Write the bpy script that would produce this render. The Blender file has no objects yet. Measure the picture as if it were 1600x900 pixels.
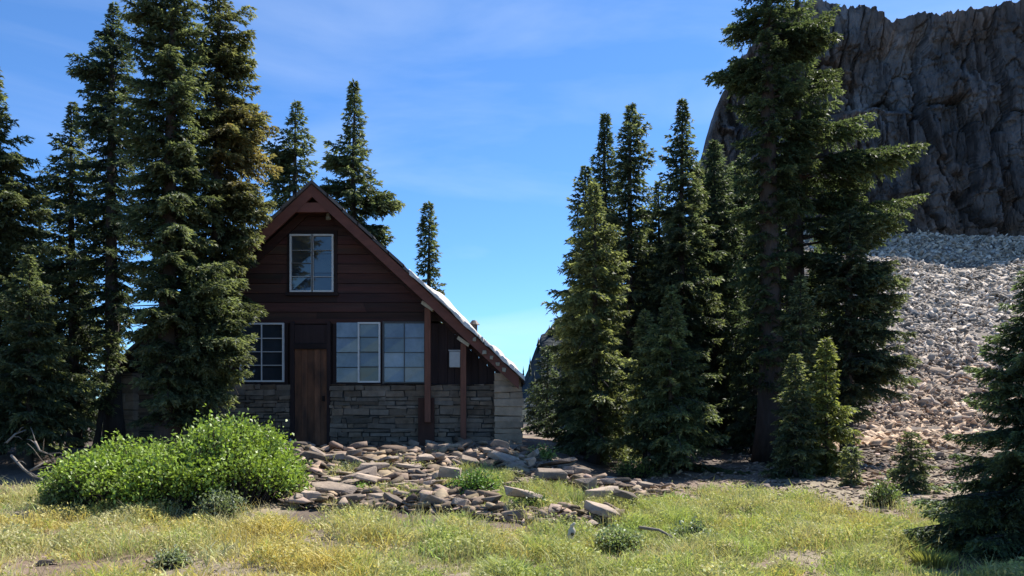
import bpy, bmesh, math, random
import numpy as np
from mathutils import Vector, Matrix, Euler

# ------------------------------------------------------------------ basics
random.seed(7)
RNG = np.random.default_rng(7)
scene = bpy.context.scene
import time; _t0 = time.time()
def tick(w): print('TICK', w, round(time.time() - _t0, 1))
col = scene.collection
R = math.radians
F, HZ, ZC = 1300.0, 650.0, 1.6          # focal length and horizon of the 1600 px wide photograph, eye height

def P(px, py, Y):
    return ((px - 800.0) * Y / F, Y, ZC + (HZ - py) * Y / F)
def XX(px, Y): return (px - 800.0) * Y / F
def ZZ(py, Y): return ZC + (HZ - py) * Y / F

def sstep(a, b, x):
    t = np.clip((x - a) / (b - a), 0, 1)
    return t * t * (3 - 2 * t)

def _hash(ix, iy, iz, seed):
    h = (ix * 374761393 + iy * 668265263 + iz * 2147483647 + seed * 1274126177) & 0xFFFFFFFF
    h = ((h ^ (h >> 13)) * 1274126177) & 0xFFFFFFFF
    h = h ^ (h >> 16)
    return (h & 0xFFFF) / 65535.0

def vnoise(x, y, z=0.0, seed=0):
    x = np.asarray(x, float); y = np.asarray(y, float); z = np.asarray(z, float) + 0 * x
    xi, yi, zi = np.floor(x).astype(np.int64), np.floor(y).astype(np.int64), np.floor(z).astype(np.int64)
    fx, fy, fz = x - xi, y - yi, z - zi
    fx, fy, fz = [f * f * (3 - 2 * f) for f in (fx, fy, fz)]
    r = 0
    for a in (0, 1):
        for b in (0, 1):
            for c in (0, 1):
                w = (fx if a else 1 - fx) * (fy if b else 1 - fy) * (fz if c else 1 - fz)
                r = r + w * _hash(xi + a, yi + b, zi + c, seed)
    return r

def fbm(x, y, z=0.0, seed=0, oct=4):
    r, a, t = 0, 0.5, 0
    for k in range(oct):
        r = r + a * vnoise(np.asarray(x) * 2 ** k, np.asarray(y) * 2 ** k, np.asarray(z) * 2 ** k, seed + k * 17)
        t += a; a *= 0.5
    return r / t

# ------------------------------------------------------------------ object helpers
def link(o, parent=None):
    col.objects.link(o)
    if parent is not None: o.parent = parent
    return o
def tag(o, label=None, cat=None, group=None, kind=None):
    if label: o['label'] = label
    if cat: o['category'] = cat
    if group: o['group'] = group
    if kind: o['kind'] = kind
    return o
def empty(name, loc, rz=0.0):
    o = bpy.data.objects.new(name, None)
    o.empty_display_size = 0.2
    o.location = loc; o.rotation_euler = (0, 0, rz)
    return link(o)
def np_mesh(name, verts, faces, cols=None, mat=None, smooth=False):
    """faces: (n,k) int array, all faces with k corners; cols: (n,3) one colour for each face"""
    verts = np.asarray(verts, np.float32); faces = np.asarray(faces, np.int32)
    me = bpy.data.meshes.new(name)
    n, k = faces.shape
    me.vertices.add(len(verts)); me.vertices.foreach_set('co', verts.ravel())
    me.loops.add(n * k); me.loops.foreach_set('vertex_index', faces.ravel())
    me.polygons.add(n)
    me.polygons.foreach_set('loop_start', np.arange(0, n * k, k, dtype=np.int32))
    me.polygons.foreach_set('loop_total', np.full(n, k, np.int32))
    if smooth: me.polygons.foreach_set('use_smooth', np.ones(n, bool))
    if cols is not None:
        a = me.attributes.new('Col', 'FLOAT_COLOR', 'FACE')
        c = np.ones((n, 4), np.float32); c[:, :3] = cols
        a.data.foreach_set('color', c.ravel())
    if mat: me.materials.append(mat)
    me.update(calc_edges=True)
    return me
def np_obj(name, verts, faces, cols=None, mat=None, parent=None, smooth=False):
    return link(bpy.data.objects.new(name, np_mesh(name, verts, faces, cols, mat, smooth)), parent)

class MB:
    """collects quads / polygons with a colour each; build() links ONE mesh object"""
    def __init__(s): s.v = []; s.f = []; s.c = []
    def poly(s, pts, c=(1, 1, 1)):
        i = len(s.v); s.v += [tuple(p) for p in pts]
        s.f.append(tuple(range(i, i + len(pts)))); s.c.append(c)
    def hexa(s, p, c=(1, 1, 1)):                # 8 points: bottom 4 then top 4, counter-clockwise
        i = len(s.v); s.v += [tuple(q) for q in p]
        for f in ((3, 2, 1, 0), (4, 5, 6, 7), (0, 1, 5, 4), (1, 2, 6, 5), (2, 3, 7, 6), (3, 0, 4, 7)):
            s.f.append(tuple(i + k for k in f)); s.c.append(c)
    def box(s, x0, x1, y0, y1, z0, z1, c=(1, 1, 1), j=0.0):
        p = [(x0, y0, z0), (x1, y0, z0), (x1, y1, z0), (x0, y1, z0), (x0, y0, z1), (x1, y0, z1), (x1, y1, z1), (x0, y1, z1)]
        if j: p = [tuple(a + random.uniform(-j, j) for a in q) for q in p]
        s.hexa(p, c)
    def slab(s, a, b, y0, y1, t, c=(1, 1, 1)):  # board in the x-z plane from a to b (upper edge), thickness t straight down
        (xa, za), (xb, zb) = a, b
        s.hexa([(xa, y0, za - t), (xb, y0, zb - t), (xb, y1, zb - t), (xa, y1, za - t),
                (xa, y0, za), (xb, y0, zb), (xb, y1, zb), (xa, y1, za)], c)
    def tube(s, pts, rad, n=8, c=(1, 1, 1), cap=True):
        rings = []
        for k, p in enumerate(pts):
            p = Vector(p)
            d = (Vector(pts[min(k + 1, len(pts) - 1)]) - Vector(pts[max(k - 1, 0)])).normalized()
            u = d.orthogonal().normalized() if k == 0 else (u - d * u.dot(d)).normalized()
            w = d.cross(u); r = rad[k] if hasattr(rad, '__len__') else rad
            i = len(s.v)
            for a in range(n):
                t = 2 * math.pi * a / n
                s.v.append(tuple(p + (u * math.cos(t) + w * math.sin(t)) * r))
            rings.append(i)
        for a, b in zip(rings, rings[1:]):
            for k in range(n):
                s.f.append((a + k, a + (k + 1) % n, b + (k + 1) % n, b + k)); s.c.append(c)
        if cap:
            s.f.append(tuple(rings[0] + k for k in range(n))[::-1]); s.c.append(c)
            s.f.append(tuple(rings[-1] + k for k in range(n))); s.c.append(c)
    def build(s, name, mat, parent=None, smooth=False, bevel=0.0):
        me = bpy.data.meshes.new(name)
        me.from_pydata(s.v, [], s.f)
        a = me.attributes.new('Col', 'FLOAT_COLOR', 'FACE')
        a.data.foreach_set('color', np.array([(*c, 1.0) for c in s.c], np.float32).ravel())
        if smooth: me.polygons.foreach_set('use_smooth', np.ones(len(s.f), bool))
        me.materials.append(mat); me.update(calc_edges=True)
        o = link(bpy.data.objects.new(name, me), parent)
        if bevel:
            m = o.modifiers.new('bevel', 'BEVEL'); m.width = bevel; m.segments = 1; m.limit_method = 'ANGLE'
        return o
def g(v): return (v, v, v)

# ------------------------------------------------------------------ materials
def mat(name, base=(0.5, 0.5, 0.5), var=0.25, scale=6.0, stretch=(1, 1, 1), rough=0.85, bump=0.0, bscale=None,
        spec=0.3, use_col=True, trans=0.0, tcol=None, metallic=0.0, rand=0.0, dist=0.02, second=None, sfac=(0.45, 0.65), sscale=1.2):
    m = bpy.data.materials.new(name); m.use_nodes = True
    nt = m.node_tree; N = nt.nodes; L = nt.links
    for n in list(N): N.remove(n)
    out = N.new('ShaderNodeOutputMaterial')
    pr = N.new('ShaderNodeBsdfPrincipled')
    pr.inputs['Roughness'].default_value = rough
    pr.inputs['Metallic'].default_value = metallic
    pr.inputs['Specular IOR Level'].default_value = spec
    tc = N.new('ShaderNodeTexCoord'); mp = N.new('ShaderNodeMapping')
    mp.inputs['Scale'].default_value = stretch
    L.new(tc.outputs['Object'], mp.inputs['Vector'])
    nz = N.new('ShaderNodeTexNoise'); nz.inputs['Scale'].default_value = scale; nz.inputs['Detail'].default_value = 6
    nz.inputs['Roughness'].default_value = 0.65
    L.new(mp.outputs['Vector'], nz.inputs['Vector'])
    mr = N.new('ShaderNodeMapRange')
    mr.inputs['From Min'].default_value = 0.25; mr.inputs['From Max'].default_value = 0.75
    mr.inputs['To Min'].default_value = 1 - var; mr.inputs['To Max'].default_value = 1 + var
    L.new(nz.outputs['Fac'], mr.inputs['Value'])
    def mul(a, b):
        x = N.new('ShaderNodeMix'); x.data_type = 'RGBA'; x.blend_type = 'MULTIPLY'; x.inputs['Factor'].default_value = 1
        L.new(a, x.inputs['A']); L.new(b, x.inputs['B']); return x.outputs['Result']
    rgb = N.new('ShaderNodeRGB'); rgb.outputs[0].default_value = (*base, 1)
    c = rgb.outputs[0]
    if second:
        n2 = N.new('ShaderNodeTexNoise'); n2.inputs['Scale'].default_value = sscale; n2.inputs['Detail'].default_value = 5
        L.new(mp.outputs['Vector'], n2.inputs['Vector'])
        m2 = N.new('ShaderNodeMapRange'); m2.inputs['From Min'].default_value = sfac[0]; m2.inputs['From Max'].default_value = sfac[1]
        L.new(n2.outputs['Fac'], m2.inputs['Value'])
        x = N.new('ShaderNodeMix'); x.data_type = 'RGBA'
        L.new(m2.outputs['Result'], x.inputs['Factor']); L.new(c, x.inputs['A']); x.inputs['B'].default_value = (*second, 1)
        c = x.outputs['Result']
    if use_col:
        at = N.new('ShaderNodeAttribute'); at.attribute_name = 'Col'
        c = mul(c, at.outputs['Color'])
    if rand:
        oi = N.new('ShaderNodeObjectInfo'); r2 = N.new('ShaderNodeMapRange')
        r2.inputs['To Min'].default_value = 1 - rand; r2.inputs['To Max'].default_value = 1 + rand
        L.new(oi.outputs['Random'], r2.inputs['Value']); c = mul(c, r2.outputs['Result'])
    c = mul(c, mr.outputs['Result'])
    L.new(c, pr.inputs['Base Color'])
    sh = pr.outputs['BSDF']
    if bump:
        b = N.new('ShaderNodeBump'); b.inputs['Strength'].default_value = bump; b.inputs['Distance'].default_value = dist
        if bscale:
            n3 = N.new('ShaderNodeTexNoise'); n3.inputs['Scale'].default_value = bscale; n3.inputs['Detail'].default_value = 8
            L.new(mp.outputs['Vector'], n3.inputs['Vector']); L.new(n3.outputs['Fac'], b.inputs['Height'])
        else: L.new(nz.outputs['Fac'], b.inputs['Height'])
        L.new(b.outputs['Normal'], pr.inputs['Normal'])
    if trans:
        t = N.new('ShaderNodeBsdfTranslucent')
        if tcol:
            x = N.new('ShaderNodeMix'); x.data_type = 'RGBA'; x.blend_type = 'MULTIPLY'; x.inputs['Factor'].default_value = 1
            L.new(c, x.inputs['A']); x.inputs['B'].default_value = (*tcol, 1); L.new(x.outputs['Result'], t.inputs['Color'])
        else: L.new(c, t.inputs['Color'])
        mx = N.new('ShaderNodeMixShader'); mx.inputs[0].default_value = trans
        L.new(sh, mx.inputs[1]); L.new(t.outputs[0], mx.inputs[2]); sh = mx.outputs[0]
    L.new(sh, out.inputs['Surface'])
    return m

M = dict(
    ground=mat('soil', (1, 1, 1), 0.35, 9, bump=0.6, bscale=28, dist=0.03),
    needle=mat('needles', (1, 1, 1), 0.18, 1.5, rough=0.55, spec=0.35, trans=0.5, tcol=(1.4, 1.4, 0.8)),
    bark=mat('bark', (0.048, 0.038, 0.033), 0.45, 14, (1, 1, 0.22), rough=0.95, bump=0.9, dist=0.03),
    leaf=mat('shrub_leaf', (1, 1, 1), 0.15, 3, rough=0.45, spec=0.4, trans=0.35, tcol=(1.2, 1.3, 0.6)),
    grass=mat('grass_blade', (1, 1, 1), 0.15, 2, rough=0.6, spec=0.3, trans=0.35, tcol=(1.15, 1.15, 0.7)),
    stone=mat('rubble_stone', (0.29, 0.225, 0.17), 0.4, 9, rough=0.9, bump=0.5, bscale=22, dist=0.02, use_col=False, rand=0.55,
              second=(0.17, 0.135, 0.11), sscale=2.2),
    talus=mat('talus_stone', (1, 1, 1), 0.25, 3, rough=0.9, bump=0.5, bscale=9, dist=0.05),
    masonry=mat('masonry', (0.145, 0.112, 0.086), 0.45, 5, rough=0.92, bump=0.6, bscale=25, dist=0.015),
    pier=mat('pier_stone', (0.25, 0.19, 0.14), 0.4, 5, rough=0.92, bump=0.6, bscale=20, dist=0.02),
    mortar=mat('mortar', (0.045, 0.043, 0.042), 0.3, 12, rough=1.0, bump=0.4),
    siding=mat('siding', (0.052, 0.019, 0.015), 0.45, 5, (0.35, 1, 5), rough=0.75, bump=0.5, dist=0.008, second=(0.036, 0.019, 0.016), sscale=1.4),
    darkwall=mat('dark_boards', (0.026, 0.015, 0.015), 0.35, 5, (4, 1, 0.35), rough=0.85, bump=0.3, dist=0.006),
    trim=mat('trim', (0.135, 0.048, 0.034), 0.3, 6, (0.6, 1, 1.5), rough=0.7, bump=0.25, dist=0.005),
    post=mat('post_wood', (0.135, 0.055, 0.036), 0.35, 6, (3, 3, 0.4), rough=0.8, bump=0.4, dist=0.006),
    door=mat('door_wood', (0.14, 0.060, 0.032), 0.5, 3.0, (2.5, 1, 0.7), rough=0.75, bump=0.3, dist=0.004, second=(0.042, 0.023, 0.017), sscale=1.6),
    white=mat('white_paint', (0.50, 0.50, 0.50), 0.12, 10, rough=0.5),
    roof=mat('roof_metal', (0.10, 0.085, 0.080), 0.3, 4, rough=0.6, bump=0.2),
    sheet=mat('pale_sheet', (0.56, 0.51, 0.45), 0.3, 5, rough=0.55, bump=0.3, bscale=9, dist=0.02),
    glass=mat('window_glass', (0.024, 0.029, 0.034), 0.6, 1.3, rough=0.04, spec=0.9, bump=.12, bscale=2.5, dist=.02),
    curtain=mat('window_backing', (0.14, 0.16, 0.195), 0.5, 2.2, rough=0.16, spec=0.6, bump=.15, bscale=3.5, dist=.02),
    cliff=mat('cliff_rock', (0.092, 0.088, 0.088), 0.45, 1.1, (1, 1, 0.5), rough=0.95, bump=1.0, bscale=3.5, dist=0.35,
              second=(0.135, 0.105, 0.088), sscale=0.10),
    hill=mat('hill', (0.026, 0.032, 0.035), 0.5, 0.12, rough=1.0, bump=1.0, bscale=0.5, dist=1.5, second=(0.022, 0.032, 0.028), sscale=0.05),
    sun_spot=mat('sun_white', (.85, .87, .90), .05, 3, use_col=False, rough=.6),  # white for the spots of sunlight on the cliff
    dead=mat('dead_wood', (0.20, 0.17, 0.14), 0.3, 14, (1, 1, 1), rough=0.9, bump=0.4),
    bleached=mat('bleached_wood', (0.46, 0.41, 0.32), 0.25, 18, (1, 1, 0.4), rough=0.8, bump=0.5, dist=0.01),
)

# ------------------------------------------------------------------ terrain
def ground_z(x, y):
    x = np.asarray(x, float); y = np.asarray(y, float)
    hl = np.interp(y, [-60, 0, 6, 8, 10.5, 13, 14.2, 15.0, 17.3, 24, 40, 80], [-1.5, .05, .2, .3, .45, .62, .72, .90, .97, .97, .75, .4])
    hr = np.interp(y, [-60, 0, 6, 10, 14, 20, 27, 33, 80], [-1.5, .05, .18, .33, .44, .67, .76, .8, .4])
    w = sstep(0.2, 2.0, x + 0.0 * y)
    h = hl * (1 - w) + hr * w
    tal = np.clip(y - 30.5 - 2.0 * fbm(x * .12, y * .0 + 3.3, seed=5), 0, 43) * 0.42
    m = sstep(5.0, 15.0, x) * (1 - sstep(70, 130, x)) * (1 - sstep(105, 160, y))
    h = h + tal * m
    far = sstep(30, 120, np.hypot(x, y))
    h = h + (fbm(x * .9, y * .9, seed=1) - .5) * .16 * (1 - far) + (fbm(x * 4, y * 4, seed=2) - .5) * .05 * (1 - far)
    h = h + m * sstep(31, 36, y) * (fbm(x * .35, y * .35, seed=3) - .5) * 0.9
    return h
_hx0, _hy0, _hs = -14.0, 4.0, .08
_HG = ground_z(*np.meshgrid(np.arange(_hx0, 60, _hs), np.arange(_hy0, 82, _hs), indexing='ij'))
def gzv(x, y):
    """ground height looked up from a fine table of the same terrain"""
    u = np.clip((np.asarray(x, float) - _hx0) / _hs, 0, _HG.shape[0] - 1.001); v = np.clip((np.asarray(y, float) - _hy0) / _hs, 0, _HG.shape[1] - 1.001)
    i, j = u.astype(int), v.astype(int); a, b = u - i, v - j
    return (_HG[i, j] * (1 - a) + _HG[i + 1, j] * a) * (1 - b) + (_HG[i, j + 1] * (1 - a) + _HG[i + 1, j + 1] * a) * b
def gz(x, y): return float(gzv(x, y))
def hit(px, py, y0=5.0, y1=80.0):
    """the point of the ground seen at a pixel of the photograph"""
    ys = np.arange(y0, y1, 0.03)
    xs = (px - 800) * ys / F; zs = ZC + (HZ - py) * ys / F
    gg = gzv(xs, ys); k = np.nonzero(zs <= gg)[0]
    i = k[0] if len(k) else len(ys) - 1
    return float(xs[i]), float(ys[i]), float(gg[i])
def hits(px, py, lo=5.0, hi=26.0):
    lo = np.full(len(px), lo); hi = np.full(len(px), hi)
    for _ in range(24):
        mid = (lo + hi) / 2; up_ = ZC + (HZ - py) * mid / F > gzv(XX(px, mid), mid)
        lo = np.where(up_, mid, lo); hi = np.where(up_, hi, mid)
    y = (lo + hi) / 2; x = XX(px, y)
    return x, y, gzv(x, y)
def to_px(x, y, z): return 800 + F * x / y, HZ - F * (z - ZC) / y

def graded(lo, hi, step, ext0, ext1, gr=1.16):
    a = list(np.arange(lo, hi + 1e-6, step))
    s, v = step, hi
    while v < ext1: s *= gr; v += s; a.append(v)
    s, v = step, lo
    pre = []
    while v > ext0: s *= gr; v -= s; pre.append(v)
    return np.array(pre[::-1] + a)
def grid_faces(nu, nv):
    i = np.arange(nu - 1)[:, None] * nv + np.arange(nv - 1)[None, :]
    return np.stack([i, i + nv, i + nv + 1, i + 1], -1).reshape(-1, 4)

gx = graded(-9, 9, .11, -700, 700); gy = graded(5.5, 17, .10, -60, 900)
GX, GY = np.meshgrid(gx, gy, indexing='ij')
GZ = ground_z(GX, GY)
V = np.stack([GX, GY, GZ], -1).reshape(-1, 3)
fc = grid_faces(len(gx), len(gy))
C = V[fc].mean(1)
n1 = fbm(C[:, 0] * .8, C[:, 1] * .8, seed=11); n2 = fbm(C[:, 0] * 3.1, C[:, 1] * 3.1, seed=12)
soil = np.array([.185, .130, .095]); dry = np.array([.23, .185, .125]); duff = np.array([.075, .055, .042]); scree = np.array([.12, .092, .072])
t = sstep(.42, .62, n1)[:, None]
cc = soil * (1 - t) + dry * t
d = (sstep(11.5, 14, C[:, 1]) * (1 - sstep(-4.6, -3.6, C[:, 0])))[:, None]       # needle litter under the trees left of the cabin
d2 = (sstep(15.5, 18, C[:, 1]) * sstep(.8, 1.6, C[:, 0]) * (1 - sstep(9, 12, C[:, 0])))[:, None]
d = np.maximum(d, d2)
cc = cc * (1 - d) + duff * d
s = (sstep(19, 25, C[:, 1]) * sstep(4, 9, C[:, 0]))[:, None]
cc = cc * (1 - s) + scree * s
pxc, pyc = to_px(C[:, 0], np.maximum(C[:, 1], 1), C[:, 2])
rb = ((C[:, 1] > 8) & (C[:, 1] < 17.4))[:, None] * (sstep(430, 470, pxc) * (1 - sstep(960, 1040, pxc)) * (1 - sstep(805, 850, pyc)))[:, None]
cc = cc * (1 - rb) + np.array([.105, .078, .058]) * rb        # soil darkened between the stones, their shadow put into its colour
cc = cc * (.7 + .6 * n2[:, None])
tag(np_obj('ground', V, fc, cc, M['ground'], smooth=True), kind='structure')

# ------------------------------------------------------------------ cliff and far ridge
def build_cliff():
    prof = [(1040, 640), (1070, 480), (1100, 330), (1118, 268), (1130, 206), (1146, 172), (1162, 140), (1200, 78), (1232, 36), (1256, -4), (1300, -22),
            (1350, -14), (1385, -6), (1408, 0), (1424, 4), (1440, 26), (1452, 34), (1474, 33), (1492, 46), (1506, 51), (1520, 50), (1534, 44),
            (1556, 40), (1576, 43), (1586, 36), (1600, 33), (1640, 18), (1700, 40), (1800, 60), (1950, 150), (2150, 330), (2300, 470)]
    Y0 = 70.5
    nu, nv, nb = 900, 330, 8
    px = np.linspace(1040, 2300, nu) + 0.0
    # denser where the photograph shows it
    px = np.interp(np.linspace(0, 1, nu), [0, .82, 1], [1040, 1660, 2300])
    X = XX(px, Y0)
    top = ZZ(np.interp(px, [a for a, b in prof], [b for a, b in prof]), Y0 + 6)
    top = top + (np.floor(fbm(X * .7, X * 0, seed=31) * 7) / 7 - .5) * 1.6 + (fbm(X * 3.0, X * 0 + 4, seed=32) - .5) * .6
    v = np.linspace(0, 1, nv) ** .95
    base = ground_z(X, X * 0 + Y0) - 2.5
    Zg = base[:, None] + (np.maximum(top, base + .5) - base)[:, None] * v[None, :]
    Xg = X[:, None] + 0 * Zg
    h = Zg - 16.0
    lean = np.clip(h, 0, 60) * math.tan(R(9))
    toe = Y0 - 0.30 * np.clip(Xg - 30, -20, 30) * 0.35
    def cells(u, w_, seed):
        """jittered cells: a random number for each cell, the offset inside it and the distance to its border"""
        ui, wi = np.floor(u).astype(np.int64), np.floor(w_).astype(np.int64)
        d1 = np.full(u.shape, 9.0); d2 = np.full(u.shape, 9.0); idv = np.zeros(u.shape); ou = np.zeros(u.shape); ow = np.zeros(u.shape)
        for a in (-1, 0, 1):
            for b in (-1, 0, 1):
                cu_ = ui + a + _hash(ui + a, wi + b, 0 * ui, seed); cw_ = wi + b + _hash(ui + a, wi + b, 0 * ui + 1, seed)
                dd_ = np.hypot(u - cu_, w_ - cw_); n_ = dd_ < d1
                d2 = np.where(n_, d1, np.minimum(d2, dd_)); d1 = np.where(n_, dd_, d1)
                idv = np.where(n_, _hash(ui + a, wi + b, 0 * ui + 2, seed), idv); ou = np.where(n_, u - cu_, ou); ow = np.where(n_, w_ - cw_, ow)
        return idv, ou, ow, d2 - d1
    # buttresses, columns, blocks and ledges
    wob = (fbm(Xg * .08, Zg * .05, seed=41) - .5) * 6
    big = (fbm((Xg + wob) * .16, Zg * .035, seed=33) - .5) * 9.0
    colm = np.abs(fbm((Xg + wob * .6) * .62, Zg * .07, seed=34) - .5) * -5.0
    colf = np.abs(fbm((Xg + wob * .4) * 1.9, Zg * .22, seed=35) - .5) * -1.9
    q = fbm(Xg * .55, Zg * .42, seed=36)
    blocks = np.floor(q * 9) / 9 * 2.6
    fine = (fbm(Xg * 2.6, Zg * 2.2, seed=37) - .5) * .8 + np.floor(fbm((Xg + wob * .3) * 1.5, Zg * .8, seed=39) * 12) / 12 * 2.4
    fine = fine - 1.1 * sstep(.06, .0, np.abs(fbm((Xg + wob * .5) * .8, Zg * .10, seed=47) - .5)) * -1
    ledge = sstep(0, 1, (h - 11.5 + (fbm(Xg * .15, Xg * 0, seed=38) - .5) * 5) / 1.4) * 3.6 * sstep(17, 20, Xg) * (1 - sstep(33, 37, Xg))
    crack = -1.8 * np.exp(-((Xg - XX(1562, Y0) + (Zg - 25) * .03 + wob * .1) / .35) ** 2) * -1
    wu = Xg + wob * .25 + (fbm(Xg * .7, Zg * .25, seed=48) - .5) * .7; wv = Zg + (fbm(Xg * .5, Zg * .5, seed=49) - .5) * 3.0
    i1, u1, w1, e1 = cells(wu / 2.3, wv / 9.5, 91); i2, u2, w2, e2 = cells(wu / .85, wv / 3.6, 92); i3, u3, w3, e3 = cells(wu / .40, wv / 1.0, 93)
    rel = big * .36 + colm * .2 + (i1 - .5) * 2.6 + u1 * (_hash((i1 * 9999).astype(np.int64), 0, 0, 5) - .5) * 2.6 + (i2 - .5) * 1.15 + u2 * (i2 * 7 % 1 - .5) * 1.3 + w2 * .5 * (i2 * 13 % 1 - .3)
    rel = rel + (i3 - .5) * .40 + u3 * (i3 * 7 % 1 - .5) * .5 + .7 * sstep(.08, 0, e1) + .35 * sstep(.08, 0, e2) + crack + blocks * .3 + np.floor(fbm(Xg * .06, Zg * .33, seed=50) * 8) / 8 * 2.2
    rel = rel * (1 - .8 * sstep(.86, 1.0, v)[None, :])
    Yg = toe + lean + rel + ledge
    pts = np.stack([Xg, Yg, Zg], -1)
    back = []
    for k in range(1, nb + 1):
        b = pts[:, -1, :].copy(); b[:, 1] += 3.0 * k; b[:, 2] -= (0.5 * k * k + (fbm(b[:, 0], b[:, 1], seed=40) - .5) * 1.0); back.append(b)
    b = back[-1].copy(); b[:, 2] = -3; back.append(b)
    pts = np.concatenate([pts, np.stack(back, 1)], 1)
    nvt = pts.shape[1]
    fc = grid_faces(nu, nvt)
    ct = np.ones((nu, nvt)); ct[:, :nv] = (.62 + .5 * i1 + .32 * i2 + .22 * i3) * (1 - .6 * sstep(.06, 0, e1)) * (1 - .4 * sstep(.06, 0, e2))
    wt = np.zeros((nu, nvt)); wt[:, :nv] = i1 * 5 % 1
    ctf, wtf = ct.ravel()[fc[:, 0]], wt.ravel()[fc[:, 0]]
    Cc = pts.reshape(-1, 3)[fc].mean(1)
    sun_u = int(np.argmin(np.abs(px - 1558)))
    build_cliff.col = pts[sun_u]
    tone = .80 + .5 * (fbm(Cc[:, 0] * .5, Cc[:, 2] * .16, seed=45) - .5) * 2 * .9
    warm = sstep(.52, .68, fbm(Cc[:, 0] * .13, Cc[:, 2] * .12, seed=46))[:, None]
    warm = np.maximum(warm, .7 * sstep(.72, .95, wtf)[:, None]); pale = (sstep(.58, .72, fbm(Cc[:, 0] * .22, Cc[:, 2] * .20, seed=44)) * .55)[:, None]
    tone = tone * ctf * (1 + pale[:, 0])
    cols = tone[:, None] * (np.array([1, 1, 1.03]) * (1 - warm) + np.array([1.25, .98, .80]) * warm)
    tag(np_obj('cliff', pts.reshape(-1, 3), fc, cols, M['cliff']), 'dark towering rock face above the scree slope', kind='structure')
build_cliff()
cu = build_cliff.col
def sun_spot():  # white shapes standing in for spots of sunlight in the cleft
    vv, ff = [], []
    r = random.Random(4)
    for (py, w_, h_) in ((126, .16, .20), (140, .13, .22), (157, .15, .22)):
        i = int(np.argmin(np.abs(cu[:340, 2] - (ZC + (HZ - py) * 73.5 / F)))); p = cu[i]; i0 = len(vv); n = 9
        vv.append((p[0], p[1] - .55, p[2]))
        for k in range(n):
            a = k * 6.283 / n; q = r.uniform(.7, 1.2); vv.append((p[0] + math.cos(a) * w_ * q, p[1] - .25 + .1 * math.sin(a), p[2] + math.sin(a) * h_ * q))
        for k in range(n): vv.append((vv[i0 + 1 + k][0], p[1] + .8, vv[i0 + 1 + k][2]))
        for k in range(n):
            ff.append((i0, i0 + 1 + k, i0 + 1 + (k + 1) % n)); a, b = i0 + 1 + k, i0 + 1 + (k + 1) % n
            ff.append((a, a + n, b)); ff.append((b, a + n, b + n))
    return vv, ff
vv, ff = sun_spot()
tag(np_obj('sun_patch', vv, ff, None, M['sun_spot']), kind='stuff')

def build_ridge():
    prof = [(640, 660), (760, 632), (800, 606), (818, 588), (832, 560), (846, 528), (862, 510), (884, 496), (910, 480), (960, 440), (1020, 455), (1090, 430), (1200, 420), (1300, 420), (1500, 640)]
    Y0 = 150.0
    px = np.linspace(640, 1500, 160); X = XX(px, Y0)
    top = ZZ(np.interp(px, [a for a, b in prof], [b for a, b in prof]), Y0) + (fbm(X * .5, X * 0, seed=51) - .5) * 3.0
    v = np.linspace(0, 1, 46)
    base = -2.0
    Zg = base + (np.maximum(top, base + .4) - base)[:, None] * v[None, :]
    Xg = X[:, None] + 0 * Zg
    Yg = Y0 - 40 * (1 - v[None, :]) ** 1.1 + (fbm(Xg * .09, Zg * .07, seed=52) - .5) * 16 + (fbm(Xg * .4, Zg * .3, seed=53) - .5) * 4
    pts = np.stack([Xg, Yg, Zg], -1)
    b1 = pts[:, -1, :].copy(); b1[:, 1] += 12; b1[:, 2] -= 3
    b2 = b1.copy(); b2[:, 1] += 40; b2[:, 2] = -4
    pts = np.concatenate([pts, b1[:, None], b2[:, None]], 1)
    fc = grid_faces(pts.shape[0], pts.shape[1])
    Cc = pts.reshape(-1, 3)[fc].mean(1)
    cols = (.75 + .5 * fbm(Cc[:, 0] * .25, Cc[:, 2] * .2, seed=54))[:, None] * np.array([1, 1, 1.0])
    tag(np_obj('hill', pts.reshape(-1, 3), fc, cols, M['hill']), kind='structure')
    # far wood on the ridge: too many and too small to count
    vv, ff, k = [], [], 0
    rs = np.random.default_rng(5)
    for i in range(260):
        a = rs.integers(15, 110); b = rs.integers(2, 45)
        if rs.random() < .35 and b < 40: continue
        p = pts[a, b] + np.array([rs.uniform(-1, 1), 0, -.5])
        hh, r = rs.uniform(1.2, 3.4), rs.uniform(.35, .7)
        tiers = 4
        for tt in range(tiers):
            z0 = p[2] + hh * tt / tiers * .9; rr = r * (1 - tt / tiers * .8)
            apex = (p[0], p[1], z0 + hh * .42)
            n = 6; i0 = len(vv); vv.append(apex); ph = rs.uniform(0, 6)
            for q in range(n):
                rq = rr * rs.uniform(.6, 1.2); vv.append((p[0] + rq * math.cos(ph + q * 6.283 / n), p[1] + rq * math.sin(ph + q * 6.283 / n), z0 + rs.uniform(-.2, .2)))
            for q in range(n): ff.append((i0, i0 + 1 + q, i0 + 1 + (q + 1) % n))
    cols = np.repeat(rs.uniform(.5, 1.2, (len(ff), 1)), 3, 1) * np.array([.035, .055, .035])
    tag(np_obj('far_wood', vv, ff, cols, M['needle']), kind='stuff')
build_ridge()

tick('conifers')
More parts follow.
